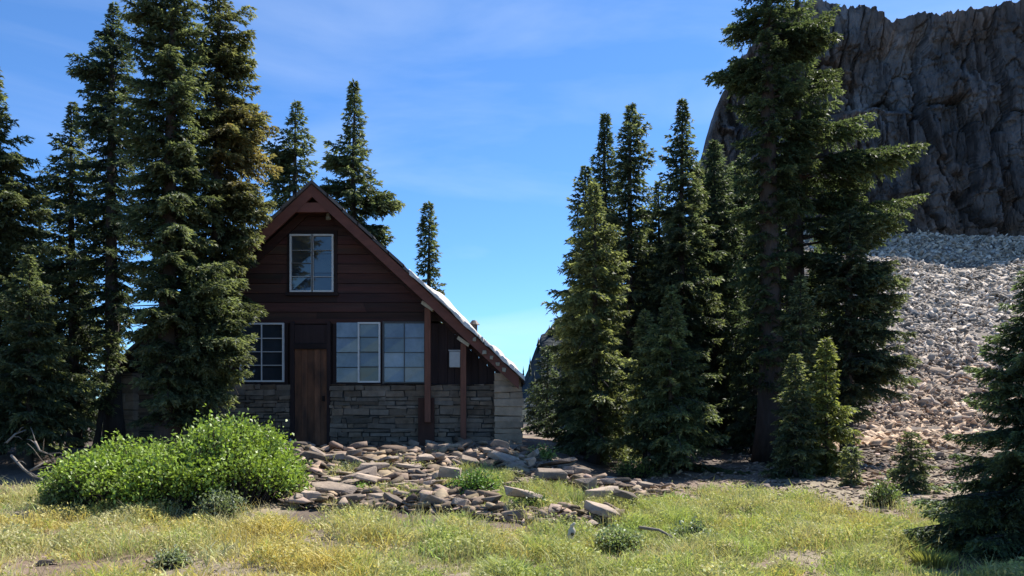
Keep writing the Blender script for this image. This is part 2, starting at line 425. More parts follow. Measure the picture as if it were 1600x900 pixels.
# ------------------------------------------------------------------ conifers
def conifer(name, label, px, Y, rows, seed, trunk_r=None, tint=(.050, .072, .034), leaf=None, dens=1.0, bare=.12, droop=.5,
            group=None, brown=None, base=None, lean=0.0, gap=.2, ragged=.42, up=1.0, tip=(.085, .105, .042), arms=()):
    rs = np.random.default_rng(seed)
    x0 = XX(px, Y); zb = gz(x0, Y) - .05 if base is None else base
    zs = np.array([ZZ(r[0], Y) for r in rows]); rl = np.array([r[1] * Y / F for r in rows]); rr = np.array([r[2] * Y / F for r in rows])
    ztop, zlow = zs[0], zs[-1]
    H = ztop - zb
    leaf = (leaf or .0078 * Y) * .64; big = leaf / .64
    tr = trunk_r or max(.035, H * .017)
    root = tag(empty(name, (x0, Y, zb)), label, 'tree', group)
    lx = lambda z: lean * ((ztop - z) / max(ztop - zb, .1)) ** 1.0
    # trunk + limbs
    tb = MB()
    nz = 14
    pts, rad = [], []
    for k in range(nz):
        z = k / (nz - 1)
        wob = .25 * tr * math.sin(3.1 * z + seed)
        pts.append((lx(zb + z * H) + wob - lx(ztop), wob * .6, z * H)); flare = 1 + .55 * max(0, 1 - z * 9)
        rad.append(max(.006, tr * (1 - z) ** .72 * flare))
    tb.tube(pts, rad, 10)
    if H > 5:
        for q_ in range(int(H * 2.2)):
            a_ = rs.uniform(0, 6.283); zz = rs.uniform(.06, .45) * H; l_ = rs.uniform(.2, .9); rr_ = tr * .7
            p_ = np.array([lx(zb + zz) - lx(ztop), 0, zz]); dv = np.array([math.cos(a_), math.sin(a_), 0])
            tb.tube([tuple(p_ + dv * rr_ * .5), tuple(p_ + dv * (rr_ + l_ * .6) + np.array([0, 0, rs.uniform(-.15, .05)])), tuple(p_ + dv * (rr_ + l_) + np.array([0, 0, rs.uniform(-.3, .1)]))], [.016, .010, .004], 4, cap=False)
    P0, D0, T0, S0 = [], [], [], []     # spray position, direction, tint, size
    z = ztop - .03
    az = rs.uniform(0, 6.28)
    sp = big * 1.05 / dens
    clump = rs.uniform(0, 100)
    jobs = []
    for (apy, adx) in arms:             # single long boughs that break the outline
        for q_ in range(4):
            jobs.append((ZZ(apy, Y) + rs.uniform(-.16, .16), (0 if adx > 0 else math.pi) + rs.uniform(-.45, .45), abs(adx) * Y / F * rs.uniform(.75, 1.03)))
    while z > zlow or jobs:
        armed = None
        if z <= zlow: armed = jobs.pop()
        zkeep = z
        if armed: z = armed[0]
        tt = (ztop - z) / max(ztop - zlow, .1)
        az += 2.399963 + rs.uniform(-.5, .5)
        a, b = np.interp(z, zs[::-1], rl[::-1]), np.interp(z, zs[::-1], rr[::-1])
        w = (math.cos(az) + 1) / 2
        nzv = float(vnoise(z * 1.7 / (big / .12), math.cos(az) * 1.6 + seed * 3.1, math.sin(az) * 1.6, seed=seed))
        Lm = (a * (1 - w) + b * w) * (1.0 + .28 * min(1, tt * 3)) * rs.uniform(1 - ragged, 1.06) * (.62 + .62 * nzv)
        if rs.random() < gap: Lm *= rs.uniform(.3, .6)
        if rs.random() < .05: Lm *= 1.2
        # the azimuth shortens the outline seen from the front: let front branches keep their own length
        L = max(Lm - leaf * .3, leaf * (.35 + 1.2 * min(1, tt * 8)))
        if armed: az, L = armed[1], armed[2]
        zstep = sp * (.25 if tt > .1 else .17) * rs.uniform(.5, 1.5) * (.7 + .5 * min(1.0, L / 1.5))
        e0 = np.interp(tt, [0, .12, .4, 1], [1.0, .55, .22, -.05]) * up + rs.uniform(-.18, .18)
        dr = droop * rs.uniform(.6, 1.4) * np.interp(tt, [0, .2, 1], [.1, .7, 1.0])
        if armed: e0, dr = rs.uniform(-.05, .25), droop * .35
        ca, sa = math.cos(az), math.sin(az)
        bend = rs.uniform(-.25, .25)
        def at(s):
            hor = L * s; lat = bend * L * s * s
            ver = L * (e0 * s - dr * s ** 2 * (1 - .55 * s) )
            return np.stack([lx(z) - lx(ztop) + hor * ca - lat * sa, hor * sa + lat * ca, (z - zb) + ver], -1)
        if L > leaf * 3 and rs.random() < .45:
            q = at(np.array([0, .35, .7, .95])); r0 = max(.006, min(tr * .35, .012 + .016 * L))
            tb.tube([tuple(p) for p in q], [r0, r0 * .7, r0 * .42, r0 * .2], 4, cap=False)
        n = max(3, int(L / (leaf * .58) * min(1.25, dens ** .5)))
        s = np.linspace(max(bare, leaf * .3 / L), 1.0, n) + rs.uniform(-.4, .4, n) / n * .6
        s = np.clip(s, .04, 1.02)
        p = at(s); dd = at(s + .03) - p; dd /= np.linalg.norm(dd, axis=1)[:, None]
        btint = rs.uniform(.66, 1.36)
        side = np.cross(dd, np.array([0, 0, 1.0])); side /= np.linalg.norm(side, axis=1)[:, None] + 1e-6
        for sg in (-1, 1):
            ln = np.clip(.44 * L * (1.05 - s) ** .85 * np.clip(s * 4, .4, 1), 0, .8) * rs.uniform(.5, 1.25, n) + leaf * min(1.0, .25 + tt * 6)
            td = dd * rs.uniform(.55, .95, (n, 1)) + sg * side * rs.uniform(.6, 1.0, (n, 1)) + np.array([0, 0, -1]) * rs.uniform(-.05, .6, (n, 1))
            td /= np.linalg.norm(td, axis=1)[:, None]
            m = np.maximum(1, (ln / (leaf * .50)).astype(int))
            idx = np.repeat(np.arange(n), m)
            off = np.concatenate([np.arange(k) for k in m]); fr = (off + rs.uniform(0, .8, len(off))) / np.repeat(m, m)
            tp = p[idx] + td[idx] * (ln[idx] * fr)[:, None] + np.array([0, 0, -1]) * (.25 * ln[idx] * fr ** 2)[:, None]
            for sg2 in (-1, .1, 1):
                kd = td[idx] + sg2 * np.cross(td[idx], np.array([0, 0, 1.])) * rs.uniform(.2, 1.0, (len(idx), 1)) + rs.normal(0, .38, (len(idx), 3))
                kd /= np.linalg.norm(kd, axis=1)[:, None]
                P0.append(tp); D0.append(kd)
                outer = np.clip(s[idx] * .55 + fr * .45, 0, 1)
                br = 0.0
                if brown is not None:
                    bz, bw, bs = brown
                    if (ca * bs) > .1: br = math.exp(-((z - bz) / bw) ** 2) * rs.uniform(.0, .55)
                T0.append(np.stack([outer, np.full(len(idx), btint), np.full(len(idx), br)], -1))
                S0.append(leaf * rs.uniform(.7, 1.35, len(idx)))
        z = zkeep - zstep
    P0 = np.concatenate(P0); D0 = np.concatenate(D0); T0 = np.concatenate(T0); S0 = np.concatenate(S0)
    n = len(P0)
    upv = np.array([0, 0, 1.0]) + rs.normal(0, .75, (n, 3))
    sd = np.cross(D0, upv); sd /= np.linalg.norm(sd, axis=1)[:, None] + 1e-6
    nm = np.cross(sd, D0)
    wdt = S0 * rs.uniform(.13, .22, n)
    v0 = P0 - D0 * (S0 * .1)[:, None]
    v1 = P0 + D0 * (S0 * .42)[:, None] + sd * wdt[:, None] + nm * (S0 * .05)[:, None]
    v2 = P0 + D0 * S0[:, None] + np.array([0, 0, -1]) * (S0 * .12)[:, None]
    v3 = P0 + D0 * (S0 * .42)[:, None] - sd * wdt[:, None] + nm * (S0 * .05)[:, None]
    V = np.stack([v0, v1, v2, v3], 1).reshape(-1, 3)
    fc = np.arange(n * 4).reshape(-1, 4)
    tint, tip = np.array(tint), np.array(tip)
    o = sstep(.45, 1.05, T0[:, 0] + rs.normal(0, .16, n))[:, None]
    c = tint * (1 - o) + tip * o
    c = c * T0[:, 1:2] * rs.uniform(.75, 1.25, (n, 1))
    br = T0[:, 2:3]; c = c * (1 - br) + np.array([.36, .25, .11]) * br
    tb.build('trunk', M['bark'], root, smooth=True)
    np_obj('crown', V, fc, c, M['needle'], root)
    conifer.total += n; print('TREE', px, n, len(tb.f))
    return root
conifer.total = 0

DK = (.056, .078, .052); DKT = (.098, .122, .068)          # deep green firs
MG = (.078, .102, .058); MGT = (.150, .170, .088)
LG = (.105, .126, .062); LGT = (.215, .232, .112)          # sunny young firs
# beside the cabin, left
conifer('fir_tree', 'broad fir cut by the left edge of the photo', -10, 15.2, [(102, 3, 6), (180, 30, 24), (250, 60, 46), (300, 60, 66), (420, 80, 76), (520, 90, 72), (640, 95, 72)], 1, tint=MG, tip=MGT, arms=[(250, 55), (300, 64), (360, 68)])
conifer('fir_tree', 'shorter thin-topped fir between the left edge fir and the tall trio', 114, 17.4, [(163, 2, 3), (200, 14, 12), (230, 30, 22), (300, 46, 36), (400, 58, 46), (500, 60, 46), (640, 55, 45)], 2, tint=DK, tip=MGT, dens=.9)
conifer('fir_tree', 'narrow ragged fir, leftmost of the tall trio beside the cabin', 178, 16.4, [(8, 3, 5), (50, 16, 18), (100, 64, 26), (130, 56, 30), (180, 40, 35), (260, 50, 40), (350, 55, 36), (440, 46, 30), (560, 30, 26)], 3, tint=DK, tip=DKT, trunk_r=.17, dens=.85, gap=.2, arms=[(108, -66), (50, -24), (190, -52), (75, 22)])
conifer('fir_tree', 'tall dark fir, middle of the trio, low boughs hanging before the cabin wall', 268, 14.6, [(-75, 5, 5), (-20, 40, 30), (30, 62, 42), (80, 55, 45), (150, 62, 55), (260, 66, 60), (360, 66, 70), (430, 66, 84), (500, 60, 98), (560, 50, 92), (610, 42, 80), (655, 28, 60)], 4, tint=MG, tip=MGT, trunk_r=.20, dens=1.0, arms=[(440, 118), (470, 135), (500, 140), (535, 128), (560, 120), (600, 100), (40, -70), (640, 70)])
conifer('fir_tree', 'tall fir with browned boughs reaching over the cabin gable', 338, 15.6, [(-62, 4, 4), (0, 22, 20), (40, 28, 52), (75, 30, 66), (120, 35, 56), (175, 42, 75), (205, 46, 84), (260, 50, 80), (330, 52, 84), (390, 58, 66), (450, 56, 48), (520, 40, 40)], 5, tint=(.078, .092, .048), tip=(.165, .170, .085), brown=(ZZ(235, 15.6), .8, 1), dens=.9, gap=.3, trunk_r=.15, arms=[(75, 66), (110, 55), (172, 76), (205, 86), (235, 80), (330, 84), (365, 78), (300, 70)])
conifer('fir_tree', 'low bushy fir in deep shade at the left edge', 45, 14.2, [(400, 4, 4), (450, 30, 30), (520, 60, 48), (600, 80, 60), (690, 90, 62)], 6, tint=MG, tip=MGT)
conifer('fir_tree', 'dark fir filling the gap behind the leftmost trees', 62, 22.5, [(290, 3, 3), (360, 30, 26), (460, 42, 38), (560, 48, 42), (670, 50, 50)], 7, tint=DK, tip=DKT, dens=.8)
conifer('fir_tree', 'stunted leaning fir by the left corner of the cabin', 176, 15.9, [(520, 3, 3), (550, 18, 24), (590, 20, 26), (640, 16, 18)], 8, tint=MG, tip=LGT, trunk_r=.07, lean=-.35, dens=.7)
# behind the roof
conifer('fir_tree', 'ragged fir behind the left side of the cabin ridge', 463, 29, [(162, 2, 3), (182, 10, 10), (215, 22, 24), (245, 52, 24), (300, 40, 28), (360, 55, 45), (520, 60, 60)], 9, tint=MG, tip=MGT, dens=.85, arms=[(245, -52), (240, -40), (270, -45)])
conifer('fir_tree', 'larger fir behind the right side of the cabin ridge', 553, 27, [(131, 2, 2), (180, 13, 14), (225, 20, 20), (250, 52, 22), (290, 54, 40), (318, 50, 78), (335, 45, 40), (362, 50, 60), (385, 60, 40), (450, 70, 60), (560, 70, 70)], 10, tint=MG, tip=MGT, dens=.95, arms=[(318, 76), (322, 60), (245, -50), (290, -52), (385, 52), (360, 58)])
conifer('spire_fir', 'slender spire of a fir behind the lower roof slope', 669, 34, [(320, 1, 1), (336, 14, 3), (345, 5, 5), (375, 11, 10), (400, 15, 13), (470, 15, 20), (600, 22, 22)], 11, tint=MG, tip=MGT, dens=1.0)
# right of the cabin
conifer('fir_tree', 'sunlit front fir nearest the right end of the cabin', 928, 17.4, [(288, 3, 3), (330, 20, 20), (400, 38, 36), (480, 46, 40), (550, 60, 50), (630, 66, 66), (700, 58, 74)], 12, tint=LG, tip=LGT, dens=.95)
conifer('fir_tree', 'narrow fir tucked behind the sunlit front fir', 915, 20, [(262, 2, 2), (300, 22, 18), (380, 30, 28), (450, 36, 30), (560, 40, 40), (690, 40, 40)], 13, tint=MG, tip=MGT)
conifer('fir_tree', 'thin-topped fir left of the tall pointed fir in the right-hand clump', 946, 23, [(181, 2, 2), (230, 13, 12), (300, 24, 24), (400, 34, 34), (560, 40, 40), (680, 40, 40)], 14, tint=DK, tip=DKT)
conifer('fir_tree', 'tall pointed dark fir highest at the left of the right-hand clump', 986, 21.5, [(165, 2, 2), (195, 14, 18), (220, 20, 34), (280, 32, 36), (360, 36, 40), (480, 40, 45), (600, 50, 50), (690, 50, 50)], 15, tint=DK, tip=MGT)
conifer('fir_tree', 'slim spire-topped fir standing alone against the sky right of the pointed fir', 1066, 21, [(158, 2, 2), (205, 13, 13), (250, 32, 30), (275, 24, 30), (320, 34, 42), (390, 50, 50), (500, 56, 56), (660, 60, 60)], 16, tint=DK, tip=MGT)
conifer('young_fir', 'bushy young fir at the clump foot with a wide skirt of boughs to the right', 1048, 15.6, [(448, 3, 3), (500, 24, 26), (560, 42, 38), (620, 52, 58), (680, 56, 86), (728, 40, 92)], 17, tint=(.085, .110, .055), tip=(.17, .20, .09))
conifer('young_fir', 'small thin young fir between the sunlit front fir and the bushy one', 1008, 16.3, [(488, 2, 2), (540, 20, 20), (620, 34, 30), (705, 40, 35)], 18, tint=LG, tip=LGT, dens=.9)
conifer('fir_tree', 'dark fir half hidden left of the giant twin trunks, tip against the cliff edge', 1116, 23, [(222, 2, 2), (250, 20, 22), (330, 40, 45), (420, 45, 55), (520, 50, 50), (670, 55, 50)], 19, tint=DK, tip=DKT)
conifer('fir_tree', 'dark fir directly behind the left giant trunk', 1160, 25, [(245, 6, 6), (330, 40, 40), (450, 50, 50), (600, 50, 50), (690, 50, 50)], 20, tint=DK, tip=DKT)
conifer('giant_fir', 'giant fir with bare thick trunk, left of the twin giants, top beyond the frame', 1203, 18.5, [(-130, 8, 8), (-60, 40, 36), (0, 50, 44), (45, 52, 62), (70, 38, 70), (90, 34, 66), (108, 60, 50), (130, 50, 56), (200, 48, 66), (300, 50, 60), (400, 50, 50), (500, 46, 44), (610, 30, 30)], 21, tint=(.056, .080, .044), tip=(.11, .135, .062), trunk_r=.31, bare=.2, gap=.36, leaf=.125, dens=.74, ragged=.5, arms=[(45, -72), (106, -95), (112, -88), (50, 90), (72, 106), (60, 85), (190, 90), (240, 90)])
conifer('giant_fir', 'giant fir right of the twin giants, long boughs reaching right across the cliff', 1246, 19.3, [(-70, 6, 6), (20, 28, 36), (120, 36, 50), (195, 42, 66), (225, 40, 62), (250, 40, 84), (285, 35, 84), (310, 35, 60), (355, 40, 92), (385, 40, 90), (430, 40, 80), (520, 40, 76), (620, 30, 46)], 22, tint=(.056, .080, .044), tip=(.11, .135, .062), trunk_r=.28, bare=.25, gap=.45, leaf=.125, dens=.52, ragged=.55, arms=[(250, 185), (268, 150), (215, 115), (355, 178), (375, 150), (130, 75), (320, 110), (430, 110)])
conifer('fir_tree', 'dark mid-height fir right of the giants, edge against the pale scree', 1326, 18.2, [(330, 6, 6), (400, 46, 66), (450, 50, 84), (500, 46, 86), (560, 42, 90), (610, 34, 64), (650, 22, 30)], 23, tint=DK, tip=MGT, trunk_r=.14, gap=.2, arms=[(430, 84), (470, 90), (510, 88), (560, 90), (585, 70)])
conifer('young_fir', 'slim young fir in front of the right giant trunk, tallest of the saplings', 1250, 16.9, [(432, 2, 2), (500, 21, 21), (580, 30, 30), (660, 38, 38), (715, 38, 38)], 24, tint=MG, tip=LGT)
conifer('sapling', 'narrow green sapling at the soil edge before the giant trunks', 1243, 15.0, [(555, 2, 2), (600, 13, 15), (650, 26, 24), (700, 36, 34), (748, 44, 34)], 25, tint=MG, tip=LGT)
conifer('sapling', 'yellow-green sapling just right of the narrow green one', 1291, 15.3, [(530, 2, 2), (570, 13, 14), (600, 24, 18), (650, 30, 40), (700, 34, 36), (738, 32, 40)], 26, tint=(.115, .135, .045), tip=(.24, .26, .085))
conifer('sapling', 'tiny thin sapling on the soil edge, shortest of the saplings', 1330, 13.9, [(700, 2, 2), (730, 9, 10), (785, 16, 16)], 27, tint=MG, tip=LGT, trunk_r=.02)
conifer('sapling', 'little bushy sapling below the scree at the meadow edge', 1424, 12.9, [(676, 2, 2), (710, 20, 22), (750, 36, 36), (800, 42, 46)], 28, tint=MG, tip=LGT, trunk_r=.03)
conifer('fir_tree', 'large dark foreground fir cut by the right edge of the photo', 1628, 7.9, [(380, 4, 4), (440, 40, 30), (500, 62, 50), (560, 84, 70), (640, 122, 80), (720, 140, 100), (800, 150, 120), (900, 160, 140), (935, 140, 120)], 29, tint=DK, tip=(.11, .155, .075), leaf=.066, trunk_r=.08, dens=1.0)
# dark wood standing behind the clump
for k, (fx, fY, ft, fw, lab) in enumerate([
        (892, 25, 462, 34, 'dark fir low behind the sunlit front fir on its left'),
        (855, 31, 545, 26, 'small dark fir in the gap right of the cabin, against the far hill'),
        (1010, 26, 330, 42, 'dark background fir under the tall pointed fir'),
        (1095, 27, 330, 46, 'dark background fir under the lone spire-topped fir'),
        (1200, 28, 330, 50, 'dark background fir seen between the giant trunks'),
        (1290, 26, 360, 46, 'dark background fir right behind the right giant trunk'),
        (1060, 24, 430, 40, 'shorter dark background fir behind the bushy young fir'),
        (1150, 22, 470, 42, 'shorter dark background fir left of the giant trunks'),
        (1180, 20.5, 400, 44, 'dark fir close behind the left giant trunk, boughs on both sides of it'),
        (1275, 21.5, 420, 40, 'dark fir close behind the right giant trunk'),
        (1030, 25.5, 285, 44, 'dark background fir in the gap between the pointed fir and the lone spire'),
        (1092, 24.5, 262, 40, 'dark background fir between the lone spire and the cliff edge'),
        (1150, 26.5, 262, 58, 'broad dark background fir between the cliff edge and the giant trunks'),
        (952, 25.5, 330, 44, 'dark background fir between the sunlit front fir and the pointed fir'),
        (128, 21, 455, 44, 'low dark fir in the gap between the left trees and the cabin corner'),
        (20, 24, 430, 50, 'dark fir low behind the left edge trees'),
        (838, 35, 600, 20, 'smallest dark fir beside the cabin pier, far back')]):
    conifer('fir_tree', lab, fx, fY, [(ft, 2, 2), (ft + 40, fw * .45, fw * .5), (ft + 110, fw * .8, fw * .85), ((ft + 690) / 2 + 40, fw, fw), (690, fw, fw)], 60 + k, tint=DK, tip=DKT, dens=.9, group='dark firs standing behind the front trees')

tick('cabin')
# ------------------------------------------------------------------ cabin
YW, YR = 17.3, 16.75          # wall plane, rake plane
def wx(px): return XX(px, YW)
def wz(py): return ZZ(py, YW)
GB = .97
apx, apz = XX(487, YR), ZZ(280, YR)
ex, ez = XX(820, YR), ZZ(590, YR)
SL = (apz - ez) / (ex - apx)
lx_, lz_ = 2 * apx - ex, ez
YB = 25.6
cabin = tag(empty('cabin', (apx, 21, GB)), 'steep-gabled dark red-brown wooden cabin on a stone base', 'cabin')
cabin_origin = Vector((apx, 21, GB))
def part(mb, name, m, parent=None, bevel=0.0, label=None, smooth=False):
    par = parent or cabin
    mb.v = [tuple(Vector(p) - cabin_origin) for p in mb.v]
    o = mb.build(name, M[m], par, bevel=bevel, smooth=smooth)
    if label: o['label'] = label
    return o
def roof_z(x): return apz - SL * abs(x - apx)
# timber front wall, board by board
rs = random.Random(3)
def boards(mb, z0, z1, xa, xb, y0, y1, hgt, clip=.22):
    z = z0
    while z < z1 - .02:
        zt = min(z + hgt * rs.uniform(.96, 1.04), z1)
        def lim(zz):
            half = (apz - clip - zz) / SL
            return max(xa, apx - half), min(xb, apx + half)
        (l0, r0), (l1, r1) = lim(z), lim(zt - .008)
        if r1 - l1 < .05: break
        cuts = [0, rs.uniform(.25, .7), 1] if r0 - l0 > 2.5 else [0, 1]
        dy = rs.uniform(-.006, .006)
        for a, b in zip(cuts, cuts[1:]):
            c = rs.uniform(.6, 1.4); cc_ = (c, c * rs.uniform(.9, 1.15), c * rs.uniform(.85, 1.1))
            A0, B0 = l0 + (r0 - l0) * a, l0 + (r0 - l0) * b - (.004 if b < 1 else 0)
            A1, B1 = l1 + (r1 - l1) * a, l1 + (r1 - l1) * b - (.004 if b < 1 else 0)
            mb.hexa([(A0, y0 + dy, z), (B0, y0 + dy, z), (B0, y1, z), (A0, y1, z), (A1, y0 + dy + .014, zt - .008), (B1, y0 + dy + .014, zt - .008), (B1, y1, zt - .008), (A1, y1, zt - .008)], cc_)
        z = zt
mb = MB(); boards(mb, wz(502), apz, wx(185), wx(815), YW, YW + .10, .20)
part(mb, 'gable_siding', 'siding')
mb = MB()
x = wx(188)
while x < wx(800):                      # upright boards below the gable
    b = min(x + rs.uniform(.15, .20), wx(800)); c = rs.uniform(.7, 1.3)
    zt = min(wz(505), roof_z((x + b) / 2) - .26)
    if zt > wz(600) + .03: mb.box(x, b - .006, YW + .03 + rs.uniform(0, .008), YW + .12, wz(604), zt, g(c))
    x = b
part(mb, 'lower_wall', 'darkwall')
mb = MB(); mb.box(wx(200), wx(668), YW - .025, YW + .02, wz(506), wz(498), g(.9)); part(mb, 'belt_board', 'siding')
# stone base
def masonry(mb, xa, xb, y0, y1, z0, z1, hs=(.05, .14), ls=(.10, .60), axis='x', depth=.05, base=1.0):
    z = z0
    while z < z1 - .015:
        zt = min(z + rs.uniform(*hs), z1); a = xa - rs.uniform(0, .25)
        while a < xb:
            b = a + rs.uniform(*ls); A, B = max(a, xa), min(b, xb)
            if B - A > .03:
                d = rs.uniform(0, depth); c = base * rs.uniform(.65, 1.35); w = rs.uniform(-.04, .09)
                cc_ = (c * (1 + w), c, c * (1 - w)); j = .016; e = .007
                def q(u, v, zz): return (u + rs.uniform(-j, j), v + rs.uniform(-j, j), zz + rs.uniform(-j, j)) if axis == 'x' else (v + rs.uniform(-j, j), u + rs.uniform(-j, j), zz + rs.uniform(-j, j))
                f = y0 - d if y1 > y0 else y0 + d
                p = [q(A + e, f, z + e), q(B - e, f, z + e), q(B - e, y1, z + e), q(A + e, y1, z + e), q(A + e, f, zt - e), q(B - e, f, zt - e), q(B - e, y1, zt - e), q(A + e, y1, zt - e)]
                mb.hexa(p, cc_)
            a = b
        z = zt
for a_, b_ in ((186, 455), (517, 775)):
    mb = MB(); masonry(mb, wx(a_), wx(b_), YW - .10, YW + .12, GB - .45, wz(601)); part(mb, 'stone_base', 'masonry')
    mb = MB(); mb.box(wx(a_ + 1.5), wx(b_ - 1.5), YW - .085, YW + .14, GB - .5, wz(603)); part(mb, 'mortar_bed', 'mortar')
# side and back walls
for sgn, xs in ((1, .17), (-1, 2 * apx - .17)):
    mb = MB(); masonry(mb, 17.62, YB - .35, xs, xs - sgn * .35, GB - .5, roof_z(xs) - .20, (.08, .16), (.2, .7), 'y', .04, 1.5)
    part(mb, 'side_wall', 'masonry')
mb = MB(); mb.hexa([(lx_ + .5, YB - .5, GB - .4), (ex - .5, YB - .5, GB - .4), (ex - .5, YB - .35, GB - .4), (lx_ + .5, YB - .35, GB - .4),
                    (lx_ + .5, YB - .5, roof_z(ex - .5) - .2), (ex - .5, YB - .5, roof_z(ex - .5) - .2), (ex - .5, YB - .35, roof_z(ex - .5) - .2), (lx_ + .5, YB - .35, roof_z(ex - .5) - .2)])
mb.poly([(lx_ + .5, YB - .42, roof_z(ex - .5) - .2), (ex - .5, YB - .42, roof_z(ex - .5) - .2), (apx, YB - .42, apz - .2)])
part(mb, 'back_wall', 'darkwall')
# stone piers at the two ends of the front
for sgn, x0, x1 in ((1, wx(773), .20), (-1, 2 * apx - .20, 2 * apx - wx(773))):
    mb = MB(); z = GB - .5
    while z < wz(586):
        zt = min(z + rs.uniform(.10, .20), wz(584))
        cut = rs.uniform(.3, .7) if rs.random() < .45 else 1
        for a, b in ((0, cut), (cut, 1)):
            if b - a < .05: continue
            ov = rs.uniform(-.03, .05)
            A, B = x0 + (x1 - x0) * a, x0 + (x1 - x0) * b
            if sgn > 0 and b == 1: B += ov
            if sgn < 0 and a == 0: A -= ov
            c = rs.uniform(.7, 1.25); j = .014; yf = 16.95 - rs.uniform(0, .05)
            p = [(A, yf, z), (B, yf, z), (B, 17.62, z), (A, 17.62, z), (A, yf, zt), (B, yf, zt), (B, 17.62, zt), (A, 17.62, zt)]
            mb.hexa([tuple(k + rs.uniform(-j, j) for k in q_) for q_ in p], (c * 1.03, c, c * .96))
        z = zt
    part(mb, 'stone_pier', 'pier', bevel=.012)
# roof
mb = MB()
for sgn in (1, -1):
    e = ex if sgn > 0 else lx_
    n = 14
    for k in range(n):                  # overlapping courses of roofing
        xa = apx + (e - apx) * k / n; xb = apx + (e - apx) * (k + 1.08) / n
        if k == n - 1: xb = e
        li = .016 * (k % 2)
        a, b = (xa, roof_z(xa) - .012 + li), (xb, roof_z(xb) + li)
        if sgn < 0: a, b = b, a
        mb.slab(a, b, YR - .02, YB, .07, g(rs.uniform(.8, 1.2)))
part(mb, 'roof', 'roof')
mb = MB()
for sgn in (1, -1):
    e = ex if sgn > 0 else lx_
    a, b = (apx, apz - .095), (e - sgn * .12, roof_z(e - sgn * .12) - .095)
    if sgn < 0: a, b = b, a
    if sgn > 0: mb.slab(a, b, YR + .02, YR + .075, .25, g(.85))
    else:
        mx_ = apx - 1.55; mid_ = (mx_, roof_z(mx_) - .095)
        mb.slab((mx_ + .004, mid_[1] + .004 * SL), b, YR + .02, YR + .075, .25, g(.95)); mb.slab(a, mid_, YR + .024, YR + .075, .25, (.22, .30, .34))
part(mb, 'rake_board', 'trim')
mb = MB()
for sgn in (1, -1):                     # inner trim where wall meets soffit
    e = ex if sgn > 0 else lx_
    a, b = (apx, apz - .20), (e - sgn * .5, roof_z(e - sgn * .5) - .20)
    if sgn < 0: a, b = b, a
    mb.slab(a, b, YW - .05, YW + .03, .22, g(.75))
part(mb, 'frieze_board', 'siding')
mb = MB()
for sgn in (1, -1):                     # soffit boards under the overhang
    e = ex if sgn > 0 else lx_
    a, b = (apx, apz - .10), (e, roof_z(e) - .10)
    if sgn < 0: a, b = b, a
    mb.slab(a, b, YR + .077, YW + .12, .03, g(.9))
part(mb, 'soffit', 'siding')
mb = MB()
zc_ = ZZ(316, YR); hw = (apz - .30 - zc_) / SL
mb.hexa([(apx - hw - .18, YR + .03, zc_ - .19), (apx + hw + .18, YR + .03, zc_ - .19), (apx + hw + .18, YR + .12, zc_ - .19), (apx - hw - .18, YR + .12, zc_ - .19),
         (apx - hw, YR + .03, zc_), (apx + hw, YR + .03, zc_), (apx + hw, YR + .12, zc_), (apx - hw, YR + .12, zc_)], g(1.0))
part(mb, 'collar_beam', 'trim')
# pale metal sheets, lifted and buckled, on the lower right slope
def sheet(px0, px1, lift, name, wav, seed):
    xa, xb = XX(px0, YR), XX(px1, YR)
    nu, nv = 40, 24
    u = np.linspace(0, 1, nu)[:, None]; v = np.linspace(0, 1, nv)[None, :]
    x = xa + (xb - xa) * u + 0 * v
    y = YR - .07 + (5.2 + .5 * vnoise(u * 6, u * 0, seed=seed)) * v + .05 * (vnoise(u * 14, u * 0, seed=seed + 1) - .5) * (1 - v)
    hump = lift * np.sin(np.pi * np.clip(u, 0.02, .98)) ** .7 * (.5 + .9 * fbm(u * wav + 0 * v, v * 5, seed=seed + 2)) * sstep(0, 1, v * 5.2 / 1.3)
    z = apz - SL * (x - apx) + .022 + hump
    top = np.stack([x, y, z], -1); bot = top.copy(); bot[..., 2] -= .018 + .6 * hump * 0
    # front lip turned down over the rake
    lip = top[:, 0, :].copy(); lip[:, 1] -= .012; lip[:, 2] = apz - SL * (lip[:, 0] - apx) - .025 - .05 * vnoise(u[:, 0] * 9, u[:, 0] * 0, seed=seed + 3)
    allp = np.concatenate([lip[:, None], top], 1)
    n2_ = nv + 1
    V = allp.reshape(-1, 3) - np.array(cabin_origin)
    V2 = V - np.array([0, 0, .02]); fcs = grid_faces(nu, n2_)
    ff = np.concatenate([fcs, fcs[:, ::-1] + len(V)])
    np_obj(name, np.concatenate([V, V2]), ff, np.ones((len(ff), 3)) , M['sheet'], cabin, smooth=True)
sheet(640, 752, .17, 'roof_sheet', 5, 70)
sheet(758, 820, .15, 'roof_sheet', 4, 80)
sheet(749, 762, .07, 'roof_sheet', 3, 90)
for q in ((742, 529), (757, 549), (768, 558), (778, 568), (788, 577)):     # rafter ends under the eave, coloured pale for the sun on them
    mb = MB(); x_, z_ = XX(q[0], YR), ZZ(q[1], YR) - .01
    mb.box(x_ - .04, x_ + .035, YR - .01, YR + .4, z_ - .045, z_ + .035, g(.55), .012); part(mb, 'sunlit_rafter', 'bleached', bevel=.006)
# roof vent peeping over the slope
mb = MB(); vx = XX(741, 18.6); mb.tube([(vx, 18.6, roof_z(vx) - .1), (vx, 18.6, roof_z(vx) + .24)], .07, 10); mb.tube([(vx, 18.6, roof_z(vx) + .24), (vx, 18.6, roof_z(vx) + .34)], [.13, .05], 10)
part(mb, 'roof_vent', 'roof')

